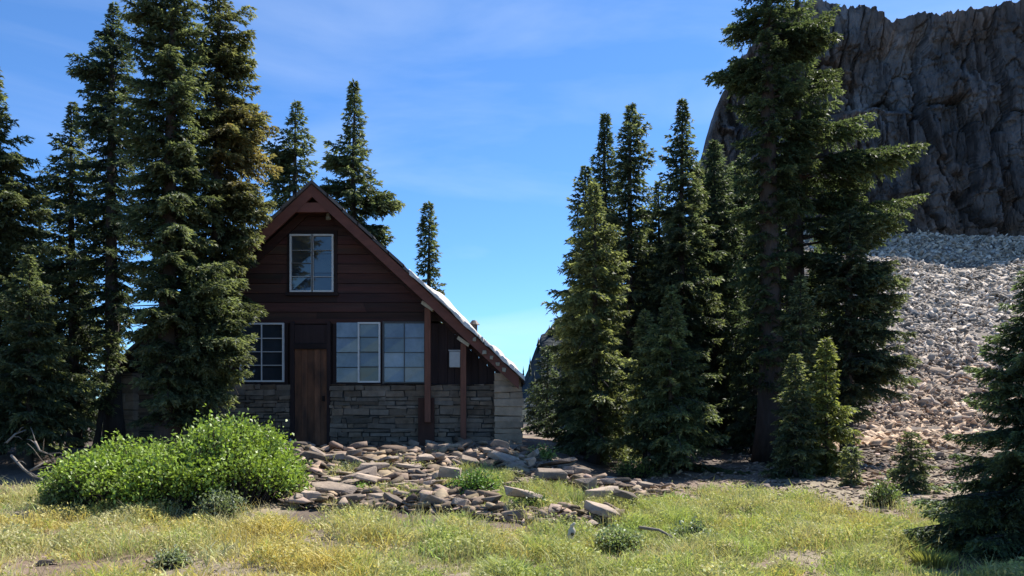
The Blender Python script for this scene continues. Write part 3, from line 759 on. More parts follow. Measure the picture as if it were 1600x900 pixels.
# windows
def window(l, r, t, b, cols_, rows_, fr, framed, bars, pane_m='glass', tones=None, lab=None, bar_t=.012):
    x0, x1, z0, z1 = wx(l), wx(r), wz(b), wz(t)
    y = YW - .05
    fm = MB()
    for (a, c_, e, f_) in framed:       # white frames given in pixels
        X0, X1, Z0, Z1 = wx(a), wx(c_), wz(f_), wz(e)
        fm.box(X0, X0 + fr, y - .03, y + .05, Z0, Z1, g(1)); fm.box(X1 - fr, X1, y - .03, y + .05, Z0, Z1, g(1))
        fm.box(X0 + fr, X1 - fr, y - .03, y + .05, Z1 - fr, Z1, g(1)); fm.box(X0 + fr, X1 - fr, y - .03, y + .05, Z0, Z0 + fr, g(1))
    w = part(fm, 'window', 'white', label=lab)
    pm = MB()
    for i in range(cols_):
        for k in range(rows_):
            X0 = x0 + (x1 - x0) * i / cols_; X1 = x0 + (x1 - x0) * (i + 1) / cols_
            Z0 = z0 + (z1 - z0) * k / rows_; Z1 = z0 + (z1 - z0) * (k + 1) / rows_
            tl = [rs.uniform(-.006, .006) for _ in range(4)]
            c = tones[(rows_ - 1 - k) * cols_ + i] if tones else 1.0
            pm.poly([(X0 + .004, y + .02 + tl[0], Z0 + .004), (X1 - .004, y + .02 + tl[1], Z0 + .004), (X1 - .004, y + .02 + tl[2], Z1 - .004), (X0 + .004, y + .02 + tl[3], Z1 - .004)], (c * .97, c, c * 1.05))
    part(pm, 'pane', pane_m, w)
    if bars:
        for (kind, p, q0, q1, tone) in bars:
            bm_ = MB()
            if kind == 'h': bm_.box(wx(q0), wx(q1), y - .02, y + .012, wz(p) - bar_t / 2, wz(p) + bar_t / 2, g(tone))
            else: bm_.box(wx(p) - bar_t / 2, wx(p) + bar_t / 2, y - .025, y + .010, wz(q1), wz(q0), g(tone))
            part(bm_, 'muntin_or_glint', 'white', w)
    sf = MB()                            # dark outer casing
    sf.box(x0 - .07, x1 + .07, y + .03, YW + .05, z1, z1 + .09, g(.8)); sf.box(x0 - .09, x1 + .09, y - .01, YW + .05, z0 - .07, z0, g(.8))
    sf.box(x0 - .07, x0, y + .03, YW + .05, z0, z1, g(.8)); sf.box(x1, x1 + .07, y + .03, YW + .05, z0, z1, g(.8))
    part(sf, 'casing', 'darkwall', w)
    return w
window(454, 522, 367, 457, 2, 3, .035, [(454, 490, 367, 457), (488, 522, 367, 457)], [('h', 392, 457, 486, .45), ('h', 392, 491, 519, .40), ('h', 433, 457, 486, .8), ('h', 433, 491, 519, .75), ('h', 412, 457, 486, .25)], lab='white-framed upper gable window')  # the pale crossbars here stand in for reflections on the dark panes
window(376, 445, 505, 597, 2, 4, .035, [(376, 445, 505, 597)], [('v', 410, 507, 595, 1.0), ('h', 529, 378, 443, .9), ('h', 550, 378, 443, .8), ('h', 571, 378, 443, .8)], lab='white-framed dark window left of the door', bar_t=.018)
window(526, 595, 504, 598, 2, 4, .035, [(560, 595, 504, 598)], [('h', 528, 528, 559, .10), ('h', 551, 528, 559, .08), ('h', 574, 528, 559, .08), ('h', 527, 564, 592, .15), ('h', 550, 564, 592, .15), ('h', 573, 564, 592, .12), ('h', 597, 527, 560, .6)],
       'curtain', [.95, .55, .95, .42, .8, .5, .75, .16], lab='grey-paned window right of the door with one white sash')
w4 = MB(); fr_ = .02
for (a, b, c_, d_) in ((600, 664, 503, 505), (600, 664, 597, 599)): w4.box(wx(a), wx(b), YW - .075, YW, wz(d_), wz(c_), g(.12))
for (a, b) in ((598.5, 600.5), (663, 665)): w4.box(wx(a), wx(b), YW - .078, YW, wz(599.5), wz(502.5), g(.12))
w4o = part(w4, 'window', 'white', label='grey-paned window without a white sash, beside the red post')
pm = MB(); tn = [.72, .92, .5, .85, 1.05, .85, .8, .95]
for i in range(2):
    for k in range(4):
        X0, X1 = wx(600 + 32 * i), wx(632 + 32 * i); Z1, Z0 = wz(505 + 23 * k), wz(528 + 23 * k); c = tn[k * 2 + i]
        tl = [rs.uniform(-.006, .006) for _ in range(4)]
        pm.poly([(X0 + .004, YW - .03 + tl[0], Z0 + .004), (X1 - .004, YW - .03 + tl[1], Z0 + .004), (X1 - .004, YW - .03 + tl[2], Z1 - .004), (X0 + .004, YW - .03 + tl[3], Z1 - .004)], (c * .95, c, c * 1.08))
part(pm, 'pane', 'curtain', w4o)
for p in (528, 551, 574):
    bm_ = MB(); bm_.box(wx(600.5), wx(663), YW - .06, YW - .045, wz(p) - .006, wz(p) + .006, g(.3 if p == 528 else .08)); part(bm_, 'muntin_or_glint', 'white', w4o)
bm_ = MB(); bm_.box(wx(631.6), wx(632.6), YW - .064, YW - .043, wz(597), wz(505), g(.1))
part(bm_, 'muntin_or_glint', 'white', w4o)
# door
mb = MB(); x = wx(461); nb = 5
for k in range(nb):
    a, b = wx(461 + 51 * k / nb), wx(461 + 51 * (k + 1) / nb); c = rs.uniform(.8, 1.2)
    mb.box(a + .003, b - .003, YW - .03 - rs.uniform(0, .006), YW + .03, wz(696), wz(546), g(c))
door = part(mb, 'door', 'door')
mb = MB(); mb.box(wx(505), wx(508), YW - .085, YW - .037, wz(627), wz(619), g(.35)); part(mb, 'handle', 'darkwall', door)
mb = MB()
mb.box(wx(455), wx(461), YW - .09, YW + .1, GB - .1, wz(503), g(1)); mb.box(wx(512), wx(517.5), YW - .09, YW + .1, GB - .1, wz(503), g(1.1))
mb.box(wx(461), wx(512), YW - .085, YW + .1, wz(545.5), wz(537), g(.7))
part(mb, 'door_frame', 'darkwall')
mb = MB(); mb.box(wx(461.3), wx(511.7), YW - .04, YW + .05, wz(536.5), wz(508), g(1.3)); part(mb, 'transom_panel', 'darkwall')
mb = MB(); mb.box(wx(450), wx(522), YW - .42, YW + .02, GB - .2, wz(698), g(1.1), .012); part(mb, 'doorstep', 'masonry')
# posts, box, lamp
for (l, r_, t, b) in ((663.5, 673, 481, 660), (719.5, 728.5, 536, 692)):
    mb = MB(); xl, xr = XX(l, 17.0), XX(r_, 17.0)
    mb.box(xl, xr, 16.96, 17.08, ZZ(b, 17.0), ZZ(t, 17.0), g(1.0)); po = part(mb, 'post', 'post', bevel=.006)
    mb = MB(); xm = (xl + xr) / 2; zt = ZZ(t - 3, 17.0)
    mb.hexa([(xm - .13, 16.93, zt + .04), (xm + .10, 16.93, zt - .12), (xm + .10, 17.1, zt - .12), (xm - .13, 17.1, zt + .04),
             (xm - .10, 16.93, zt + .10), (xm + .13, 16.93, zt - .06), (xm + .13, 17.1, zt - .06), (xm - .10, 17.1, zt + .10)], g(.9))
    part(mb, 'post_cap', 'bleached', po)
mb = MB(); mb.box(wx(655), wx(680), YW - .21, YW - .155, GB - .2, wz(622), (.40, .40, .42)); part(mb, 'plank_patch', 'post')
mb = MB(); mb.box(XX(702, 17), XX(719.2, 17), 16.98, 17.06, ZZ(574, 17), ZZ(549, 17), g(.62)); bx_ = part(mb, 'meter_box', 'white', bevel=.008)
mb = MB(); mb.box(XX(701, 17), XX(719.4, 17), 16.97, 17.07, ZZ(548.6, 17), ZZ(546.8, 17), g(.5)); part(mb, 'lid', 'white', bx_)
lampx, lampz = wx(514), wz(338)
mb = MB(); mb.tube([(lampx, YW - .01, lampz + .06), (lampx, YW - .10, lampz + .06)], .03, 8, g(.8)); la = part(mb, 'wall_lamp', 'white')
mb = MB(); mb.tube([(lampx, YW - .10, lampz + .08), (lampx + .01, YW - .12, lampz - .02), (lampx + .02, YW - .13, lampz - .09)], [.025, .045, .055], 10, g(.6)); part(mb, 'lamp_shade', 'white', la)
# small white peg by the door
mb = MB(); x_, y_, z_ = P(454, 694, 16.9); mb.tube([(0, 0, -.05), (.004, 0, .08), (.0, 0, .15), (0, 0, .17)], [.026, .026, .022, .008], 8, g(1))
pg = mb.build('marker_peg', M['white']); pg.location = (x_, y_, gz(x_, y_) + .02); tag(pg, 'small white peg standing left of the cabin door', 'peg')

tick('stones')
# ------------------------------------------------------------------ stones
def hull(seed, n=16, flat=.35):
    rr_ = random.Random(seed); bm = bmesh.new()
    for k in range(n):
        th = rr_.uniform(0, 6.283); r_ = rr_.uniform(.62, 1.0)
        bm.verts.new((math.cos(th) * r_ * .5, math.sin(th) * r_ * .36, rr_.choice((-1, 1)) * rr_.uniform(.15, 1) * flat * .5 + math.cos(th + seed) * flat * .16))
    bmesh.ops.convex_hull(bm, input=bm.verts[:])
    loose = [v for v in bm.verts if not v.link_faces]
    bmesh.ops.delete(bm, geom=loose, context='VERTS')
    bmesh.ops.recalc_face_normals(bm, faces=bm.faces[:])
    return bm
def slab_hull(seed, flat):
    rr_ = random.Random(seed); bm = bmesh.new(); n = rr_.choice((4, 5, 5, 6)); ph = rr_.uniform(0, 6.28)
    tx, ty = rr_.uniform(-.25, .25), rr_.uniform(-.25, .25)
    for k in range(n):
        th = ph + 6.283 * (k + rr_.uniform(-.32, .32)) / n; r_ = rr_.uniform(.75, 1.0); x, y = math.cos(th) * r_ * .52, math.sin(th) * r_ * .36
        q = rr_.uniform(.62, 1.0); zt = flat * .5 * (1 + (x * tx + y * ty) * 1.5)
        bm.verts.new((x * q + rr_.uniform(-.03, .03), y * q + rr_.uniform(-.03, .03), zt)); bm.verts.new((x, y, -flat * .5 + rr_.uniform(0, .25) * flat))
        if rr_.random() < .4: bm.verts.new((x * 1.05, y * 1.05, zt * rr_.uniform(-.3, .5)))
    bmesh.ops.convex_hull(bm, input=bm.verts[:])
    bmesh.ops.delete(bm, geom=[v for v in bm.verts if not v.link_faces], context='VERTS'); bmesh.ops.recalc_face_normals(bm, faces=bm.faces[:])
    return bm
STONES = []
for k in range(22):
    bm = slab_hull(300 + k, (.15, .22, .30)[k % 5]) if k % 5 < 3 else hull(100 + k, 13 + k % 5, (.13, .19, .27, .40, .58)[k % 5])
    bmesh.ops.triangulate(bm, faces=bm.faces[:])
    raw_v = np.array([v.co[:] for v in bm.verts]); bm.verts.index_update(); raw_f = np.array([[v.index for v in f.verts] for f in bm.faces])
    bmesh.ops.dissolve_limit(bm, angle_limit=R(14), verts=bm.verts[:], edges=bm.edges[:])
    bmesh.ops.bevel(bm, geom=bm.edges[:], offset=.012, segments=1, affect='EDGES', profile=.5, clamp_overlap=True)
    me = bpy.data.meshes.new('stone'); bm.to_mesh(me); bm.free(); me.materials.append(M['stone'])
    STONES.append((me, raw_v, raw_f))
FLAT = [k for k in range(22) if k % 5 in (0, 1, 2)]; CHUNK = [k for k in range(22) if k % 5 in (2, 3, 4)]
def stone(px, py, wpx, kind='flat', label=None, group=None, rot=None, tilt=.3, sink=.25, name='stone', hmul=1.0):
    x, y, z = hit(px, py)
    k = random.choice(FLAT if kind == 'flat' else CHUNK)
    o = bpy.data.objects.new(name, STONES[k][0])
    w = wpx * y / F
    ez_ = random.uniform(0, 6.283) if rot is None else rot
    o.rotation_euler = (random.uniform(-tilt, tilt), random.uniform(-tilt, tilt), ez_)
    s_ = w * random.uniform(.9, 1.15)
    o.scale = (s_ * random.uniform(1.0, 1.25), s_ * random.uniform(.7, 1.1), s_ * random.uniform(.5, 1.0) * hmul)
    hh = s_ * (.15, .22, .30, .40, .58)[k % 5] * .5 * hmul
    o.location = (x, y, z + hh * (1 - 2 * sink) + .01)
    link(o)
    return tag(o, label, 'stone', group)
top_b = [(450, 706), (520, 706), (600, 703), (690, 702), (720, 700), (760, 696), (820, 704), (870, 734), (950, 758), (1040, 770)]
bot_b = [(450, 796), (560, 800), (700, 803), (780, 818), (960, 822), (985, 800), (1040, 776)]
def inside(px, py):
    return np.interp(px, *zip(*top_b)) <= py <= np.interp(px, *zip(*bot_b))
def greenpatch(px, py):
    return ((px - 745) / 58) ** 2 + ((py - 756) / 22) ** 2 < 1 or ((px - 880) / 112) ** 2 + ((py - 784) / 22) ** 2 < 1
RG = 'rubble stones below the cabin'
RL = 'broken flat brown-grey stone lying in the rubble heap below the cabin'
special = [
    (578, 796, 62, 'chunk', 'pale-topped dark boulder at the front of the rubble heap, left of centre', .4),
    (560, 760, 52, 'chunk', 'dark peaked boulder in the middle of the rubble heap', .3),
    (618, 768, 58, 'chunk', 'dark squat boulder right of the peaked one in the rubble heap', .2),
    (690, 795, 66, 'chunk', 'large grey boulder at the front centre of the rubble heap', .1),
    (724, 800, 44, 'chunk', 'dark upright boulder beside the large grey one', 1.0),
    (765, 798, 62, 'flat', 'tan tilted slab with a shaded underside on the rubble front', .1),
    (655, 731, 34, 'chunk', 'rounded pale stone at the shadow edge of the terrace', .2),
    (686, 732, 30, 'flat', 'thin pale stone right of the rounded one at the shadow edge', -.2),
    (795, 706, 60, 'flat', 'long orange-brown slab at the foot of the stone pier', .05),
    (880, 748, 44, 'chunk', 'grey-brown boulder at the upper right end of the rubble heap', -.5),
    (912, 768, 50, 'chunk', 'dark leaning boulder just below the right end of the heap', -.6),
    (852, 816, 62, 'flat', 'long flat pale slab in the low front row right of the heap', 0.0),
    (800, 814, 50, 'flat', 'flat slab left of the long pale one in the low front row', .1),
    (915, 822, 56, 'flat', 'flat slab at the right end of the low front row', -.1),
    (890, 806, 38, 'chunk', 'upright dark grey stone behind the low front row', .5),
    (1152, 866, 58, 'chunk', 'dark flat-topped rock alone in the green meadow', .1),
    (976, 762, 64, 'flat', 'long pale tan slab on the bare soil, leftmost of two', -.15),
    (1010, 770, 40, 'flat', 'shorter pale tan slab on the bare soil, right of the long one', 0.0),
    (1460, 716, 40, 'chunk', 'dark reddish boulder at the foot of the scree', .2),
    (1340, 682, 60, 'chunk', 'dark shaded rock ledge below the scree among the saplings', .1),
    (1190, 764, 30, 'flat', 'grey flat stone on the bare soil right of the young firs', .2),
    (1320, 802, 44, 'flat', 'pale flat stone half buried at the meadow edge under the saplings', .1),
    (70, 884, 34, 'flat', 'pale flat stone on the bare dirt at bottom left', .1),
    (240, 886, 26, 'chunk', 'small dark stone at the bottom edge left of centre', .1),
]
for (a, b, w, k_, lab, rt) in special: stone(a, b, w, k_, lab, None, rt, .18, .22)
n = 0
random.seed(11)
while n < 255:
    px, py = random.uniform(448, 1035), random.uniform(694, 830)
    if not inside(px, py): continue
    if greenpatch(px, py) and random.random() < .93: continue
    w = min(72, max(11, random.lognormvariate(3.36, .42))) * (.75 + .5 * (py - 694) / 136)
    stone(px, py, w, 'flat' if random.random() < .80 else 'chunk', RL, RG, tilt=.5 if random.random() < .4 else .2, sink=random.uniform(-.9, 0), rot=random.gauss(0, .6))
    n += 1
def stuff_stones(name, pts, sizes, colr, m, seed, tilt=.5, kinds=None):
    rs_ = np.random.default_rng(seed); Vs, Fs, Cs, off = [], [], [], 0
    ks = rs_.choice(kinds or list(range(22)), len(pts))
    for i, (p, s_) in enumerate(zip(pts, sizes)):
        _, rv, rf = STONES[ks[i]]
        e = Euler((rs_.uniform(-tilt, tilt), rs_.uniform(-tilt, tilt), rs_.uniform(0, 6.283))).to_matrix()
        v = (rv * np.array([s_, s_ * rs_.uniform(.6, 1.1), s_ * rs_.uniform(.35, 1.0)])) @ np.array(e).T + p
        Vs.append(v); Fs.append(rf + off); Cs.append(np.tile(colr[i], (len(rf), 1))); off += len(v)
    return tag(np_obj(name, np.concatenate(Vs), np.concatenate(Fs), np.concatenate(Cs), M[m]), kind='stuff')
# small debris between the stones and on the bare soil
rs_ = np.random.default_rng(21)
def debris(name, px, py, size_px, seed, base, tilt, kinds, lift=.0):
    x, y, z = hits(px, py); n = len(px); r_ = np.random.default_rng(seed)
    s_ = size_px * y / F; c = np.array(base) * r_.uniform(.3, 1.6, (n, 1)) * np.stack([np.ones(n), r_.uniform(.92, 1.03, n), r_.uniform(.82, 1.06, n)], -1)
    stuff_stones(name, np.stack([x, y, z + .1 * s_ + lift * r_.random(n)], -1), s_, c, 'talus', seed, tilt, kinds)
px, py = rs_.uniform(440, 1040, 9000), rs_.uniform(694, 835, 9000)
k = [bool(inside(a, b) and not greenpatch(a, b)) for a, b in zip(px, py)]; px, py = px[k], py[k]
debris('rubble_debris', px[:2300], py[:2300], np.clip(np.exp(rs_.normal(2.92, .50, 2300)), 7, 46), 23, (.225, .170, .122), .45, FLAT, .10)
px = np.concatenate([px[2300:4300], rs_.uniform(980, 1500, 3200), rs_.uniform(-60, 1500, 700)])
py = np.concatenate([py[2300:4300], 706 + 96 * rs_.random(3200) ** 1.1, rs_.uniform(780, 905, 700)])
qx, qy = rs_.uniform(1310, 1570, 1500), 686 + 80 * rs_.random(1500)
debris('slope_debris', qx, qy, np.clip(np.exp(rs_.normal(2.1, .5, 1500)), 4, 20), 26, (.24, .17, .115), .5, FLAT)
debris('gravel', px, py, np.exp(rs_.normal(1.85, .45, len(px))), 24, (.26, .20, .15), .5, FLAT)
tick('scree slope')
# scree slope
rs_ = np.random.default_rng(31); N_ = 96000
y = 23.0 * np.exp(rs_.random(N_) * math.log(77 / 23)); x = y * rs_.uniform(.30, .76, N_)
kp = rs_.random(N_) < sstep(19, 28, y + 6 * (fbm(x * .4, y * .4, seed=71) - .5)) * .95 + .05; x, y = x[kp], y[kp]
z = gzv(x, y); s_ = np.exp(rs_.normal(-1.50, .52, len(x))) * (y / 42) ** .5 * (1 + .25 * sstep(33, 31, y)); s_ = np.clip(s_, .08, .9)
t = sstep(6, 0.8, z + rs_.normal(0, 1.2, len(x)))[:, None]
cl = (np.array([.38, .32, .26]) * (1 - t) + np.array([.36, .25, .165]) * t) * rs_.uniform(.35, 1.65, (len(x), 1))
stuff_stones('scree_stones', np.stack([x, y, z + .08 * s_], -1), s_, cl, 'talus', 32, tilt=.95, kinds=FLAT)
for k in range(26):                                       # separate larger blocks on the lower scree
    px, py = random.uniform(1385, 1560), random.uniform(590, 735)
    stone(px, py, random.uniform(11, 22), 'chunk', 'tan block resting on the lower scree slope', 'blocks on the lower scree', tilt=.5, sink=.15)

tick('dead wood')
# ------------------------------------------------------------------ dead wood
def stick(name, pts, r0, r1, label, m='dead', cat='branch', twigs=0, seed=0):
    rr_ = random.Random(seed); mb = MB(); n = len(pts)
    o0 = Vector(pts[0]); q = [Vector(p) - o0 for p in pts]
    mb.tube([tuple(p) for p in q], [r0 + (r1 - r0) * k / (n - 1) for k in range(n)], 7)
    for _ in range(twigs):
        k = rr_.randrange(1, n); b = q[k].lerp(q[k - 1], rr_.random()); d_ = Vector((rr_.uniform(-1, 1), rr_.uniform(-.6, .6), rr_.uniform(-.1, .9))).normalized()
        l_ = rr_.uniform(.15, .45); mb.tube([tuple(b), tuple(b + d_ * l_ * .6), tuple(b + d_ * l_ + Vector((0, 0, -.04)))], [r1 * .9, r1 * .6, r1 * .3], 5)
    o = mb.build(name, M[m], smooth=True); o.location = o0
    return tag(o, label, cat)
def gp(px, py, Y, dz=0): x_, y_, z_ = P(px, py, Y); return (x_, y_, z_ + dz)
stick('dead_branch', [gp(18, 712, 12.2), gp(36, 732, 12.0), gp(52, 745, 11.8), gp(66, 741, 11.9)], .022, .009, 'pale forked dead branch on the shaded ground at far left', twigs=4, seed=1)
stick('dead_branch', [gp(48, 735, 11.9), gp(70, 722, 12.1), gp(92, 716, 12.4)], .018, .007, 'grey dead branch slanting right, beside the forked one', twigs=3, seed=2)
stick('dead_branch', [gp(55, 690, 12.3), gp(62, 704, 12.2), gp(82, 712, 12.2)], .018, .009, 'bent grey dead branch above the forked one at far left', twigs=4, seed=3)
stick('dead_branch', [gp(10, 692, 12.6), gp(24, 678, 12.7), gp(40, 672, 12.9)], .018, .008, 'topmost dead branch sticking out of the shade at far left', twigs=3, seed=4)
x_, y_, z_ = hit(1000, 842); x2, y2, z2 = hit(1062, 855)
stick('fallen_pole', [(x_, y_, z_ + .12), ((x_ + x2) / 2, (y_ + y2) / 2, (z_ + z2) / 2 + .13), (x2, y2, z2 + .06)], .02, .010, 'thin weathered pole lying in the meadow grass', 'dead', 'pole')
# bleached wood stub in the meadow
x_, y_, z_ = hit(893, 862)
mb = MB()
sc_ = 1.0
stub = [(0, 0, -.05), (.002, 0, .06), (-.006, 0, .11), (-.004, .004, .155), (.002, .0, .195), (.004, 0, .225), (.008, 0, .245), (.012, 0, .262)]
mb.tube([tuple(Vector(p)) for p in stub], [.034, .030, .022, .034, .036, .022, .018, .008], 14)
mb.v = [tuple(np.array(p) * np.array([1 + .5 * (random.random() - .5), 1 + .5 * (random.random() - .5), 1])) for p in mb.v]
o = mb.build('wood_stub', M['bleached'], smooth=True); o.location = (x_, y_, z_)
tag(o, 'small knobbly bleached wood stub standing upright in the meadow', 'stump')
mb = MB(); mb.tube([(.008, -.050, .165), (.006, -.040, .168)], [.014, .017], 10, g(.06)); kn = mb.build('knot_hole', M['mortar'], o)
mb = MB(); mb.tube([(.0, -.01, .235), (.022, -.015, .262), (.030, -.015, .275)], [.014, .014, .010], 8, g(1)); mb.build('knob', M['bleached'], o, smooth=True)

# ------------------------------------------------------------------ shrub and small plants
def leafy(name, label, cat, stems_fn, n_stem, leaves, leaf, base_c, tip_c, seed, root_loc, wide=.34, drop=.0):
    rs_ = np.random.default_rng(seed); sb = MB(); P0, D0, Tn = [], [], []
    root = tag(empty(name, root_loc), label, cat); ro = np.array(root_loc)
    for i in range(n_stem):
        a, b = stems_fn(rs_)
        a, b = np.array(a) - ro, np.array(b) - ro
        L = np.linalg.norm(b - a); mid = (a + b) / 2 + rs_.normal(0, .07 * L, 3) + np.array([0, 0, .12 * L])
        sb.tube([tuple(a), tuple(mid), tuple(b)], [.010, .007, .003], 4, cap=False)
        k = max(3, int(leaves * rs_.uniform(.7, 1.3)))
        s = 1 - rs_.random(k) ** 1.4 * .62
        p = (1 - s)[:, None] ** 2 * a + (2 * s * (1 - s))[:, None] * mid + (s ** 2)[:, None] * b
        p = p + rs_.normal(0, leaf * 1.15, (k, 3))
        dd = (b - a) / L + rs_.normal(0, .8, (k, 3)); dd /= np.linalg.norm(dd, axis=1)[:, None]
        P0.append(p); D0.append(dd); Tn.append(np.stack([s, np.full(k, rs_.uniform(.62, 1.3))], -1))
    P0, D0, Tn = np.concatenate(P0), np.concatenate(D0), np.concatenate(Tn); n = len(P0)
    S = leaf * rs_.uniform(.7, 1.35, n)
    upv = np.array([0, 0, 1.]) + rs_.normal(0, .6, (n, 3)); sd = np.cross(D0, upv); sd /= np.linalg.norm(sd, axis=1)[:, None] + 1e-6
    nm = np.cross(sd, D0); w = S * wide
    v = np.stack([P0, P0 + D0 * (S * .5)[:, None] + sd * w[:, None] + nm * (S * .1)[:, None], P0 + D0 * S[:, None] - np.array([0, 0, 1]) * (S * (.1 + drop))[:, None],
                  P0 + D0 * (S * .5)[:, None] - sd * w[:, None] + nm * (S * .1)[:, None]], 1).reshape(-1, 3)
    o_ = Tn[:, :1]
    c = (np.array(base_c) * (1 - o_) + np.array(tip_c) * o_) * Tn[:, 1:] * rs_.uniform(.72, 1.3, (n, 1))
    sb.build('stem', M['bark'], root)
    np_obj('foliage', v, np.arange(n * 4).reshape(-1, 4), c, M['leaf'], root)
    return root
YS = 10.9
topx = [78, 95, 120, 150, 190, 230, 280, 330, 370, 400, 430, 450, 465, 476]
topy = [772, 742, 722, 702, 690, 680, 668, 660, 661, 668, 690, 714, 738, 772]
def shrub_stems(rs_):
    while True:
        px = rs_.uniform(80, 476); y = YS + rs_.uniform(-1, 1) * 1.25
        if ((px - 278) / 198) ** 2 + ((y - YS) / 1.25) ** 2 < 1: break
    f = math.sqrt(max(0, 1 - ((y - YS) / 1.25) ** 2))
    x = XX(px, YS); zt = ZZ(np.interp(px, topx, topy), YS); zb = gz(x, y)
    lump = .56 + .66 * float(vnoise(np.array([x * 1.9]), np.array([y * 1.9]), seed=77)[0])
    z = zb + (zt - zb) * max(.18, f ** .7) * min(1.06, lump + .08) * rs_.uniform(.72, 1.05)
    bx = XX(280, YS) + (x - XX(280, YS)) * .82; by = YS + (y - YS) * .65
    return (bx, by, gz(bx, by) - .02), (x, y - .0, z)
leafy('green_shrub', 'big bright green leafy shrub in front of the cabin', 'shrub', shrub_stems, 1150, 32, .054, (.11, .165, .035), (.25, .335, .075), 5, (XX(280, YS), YS, gz(XX(280, YS), YS)), wide=.27)
def mound(px, py, wpx, hpx):
    x0, y0, z0 = hit(px, py); w, h_ = wpx * y0 / F / 2, hpx * y0 / F
    def fn(rs_):
        a = rs_.uniform(0, 6.283); r_ = math.sqrt(rs_.random()) * w; e = math.sqrt(max(0.05, 1 - (r_ / w) ** 2))
        return (x0 + math.cos(a) * r_ * .4, y0 + math.sin(a) * r_ * .4, z0 - .01), (x0 + math.cos(a) * r_, y0 + math.sin(a) * r_, z0 + h_ * e * rs_.uniform(.6, 1.1))
    return fn, (x0, y0, z0)
for (px, py, w, h_, lab, bc, tc, lf, ns, sd_) in [
        (845, 722, 46, 20, 'small pale green plant by the foot of the stone pier', (.12, .18, .05), (.24, .30, .10), .05, 70, 1),
        (345, 806, 80, 34, 'grey-green low bush at the foot of the big green shrub', (.12, .15, .09), (.20, .23, .14), .04, 130, 2),
        (110, 792, 90, 46, 'sparse dull green bush at the left end of the big green shrub', (.10, .14, .05), (.19, .23, .09), .045, 150, 3),
        (740, 772, 80, 34, 'dark green low bush in the middle of the rubble heap', (.07, .14, .035), (.14, .24, .06), .04, 130, 4),
        (565, 775, 24, 18, 'tiny bright green plant between two dark boulders', (.11, .20, .03), (.20, .32, .06), .035, 30, 5),
        (545, 742, 60, 20, 'grey-green weed at the shadow edge left of the dry tuft', (.12, .15, .09), (.18, .20, .12), .035, 60, 6),
        (1080, 850, 60, 30, 'grey-green bush behind the fallen pole in the meadow', (.12, .16, .09), (.19, .23, .14), .035, 90, 7),
        (965, 858, 84, 28, 'grey-green bush right of the bleached stub', (.15, .20, .10), (.26, .31, .16), .035, 130, 8),
        (1380, 790, 60, 36, 'scrubby low bush between the tiny and the bushy sapling', (.10, .14, .06), (.18, .22, .09), .04, 90, 9),
        (1000, 745, 90, 26, 'yellow-green low growth under the sunlit front fir', (.12, .16, .04), (.22, .26, .07), .045, 120, 10),
        (830, 800, 70, 26, 'dark leafy weed above the low front row of slabs', (.08, .13, .04), (.15, .21, .07), .035, 90, 11),
        (270, 885, 54, 20, 'grey-green weed at the bottom edge left of centre', (.17, .20, .12), (.28, .31, .19), .03, 90, 12)]:
    fn, loc = mound(px, py, w, h_); leafy('low_bush' if w > 50 else 'small_plant', lab, 'bush' if w > 50 else 'plant', fn, ns, 14, lf, bc, tc, 200 + sd_, loc, .28)
# dry grass tuft on the rubble
def blades(n, xs, ys, zs, hs, lean, wid, cols_, seed):
    rs_ = np.random.default_rng(seed)
    a = rs_.uniform(0, 6.283, n); ln = lean * rs_.uniform(.2, 1.3, n) * hs
    b = np.stack([xs, ys, zs], -1); t_ = b + np.stack([np.cos(a) * ln, np.sin(a) * ln, hs], -1)
    m_ = b * .5 + t_ * .5 + np.stack([-np.cos(a) * ln * .18, -np.sin(a) * ln * .18, hs * .12], -1)
    fa = rs_.uniform(0, 6.283, n); sd = np.stack([np.cos(fa), np.sin(fa), fa * 0], -1) * wid[:, None]
    v = np.stack([b - sd * .6, m_ - sd, t_, m_ + sd], 1).reshape(-1, 3)
    return v, np.arange(n * 4).reshape(-1, 4), cols_
def tuft(px, py, wpx, hpx, n, label, c, seed, name='grass_tuft'):
    x0, y0, z0 = hit(px, py); rs_ = np.random.default_rng(seed); r_ = wpx * y0 / F * .3; a = rs_.uniform(0, 6.283, n); q = np.sqrt(rs_.random(n)) * r_
    v, f, _ = blades(n, np.cos(a) * q, np.sin(a) * q, np.zeros(n) - .01, hpx * y0 / F * rs_.uniform(.5, 1.1, n), .55, np.full(n, .005), None, seed)
    o = np_obj(name, v, f, np.array(c) * rs_.uniform(.7, 1.25, (n, 1)), M['grass']); o.location = (x0, y0, z0); tag(o, label, 'grass tuft')
tuft(594, 744, 34, 26, 160, 'dry straw-coloured grass tuft at the shadow edge before the cabin', (.42, .37, .17), 1)
tuft(900, 790, 40, 24, 140, 'pale green grass tuft beside the leaning boulder', (.27, .32, .12), 2)
tuft(1455, 884, 84, 26, 700, 'yellow-green grass tuft beside the shadow of the foreground fir', (.33, .34, .10), 3)

tick('meadow')
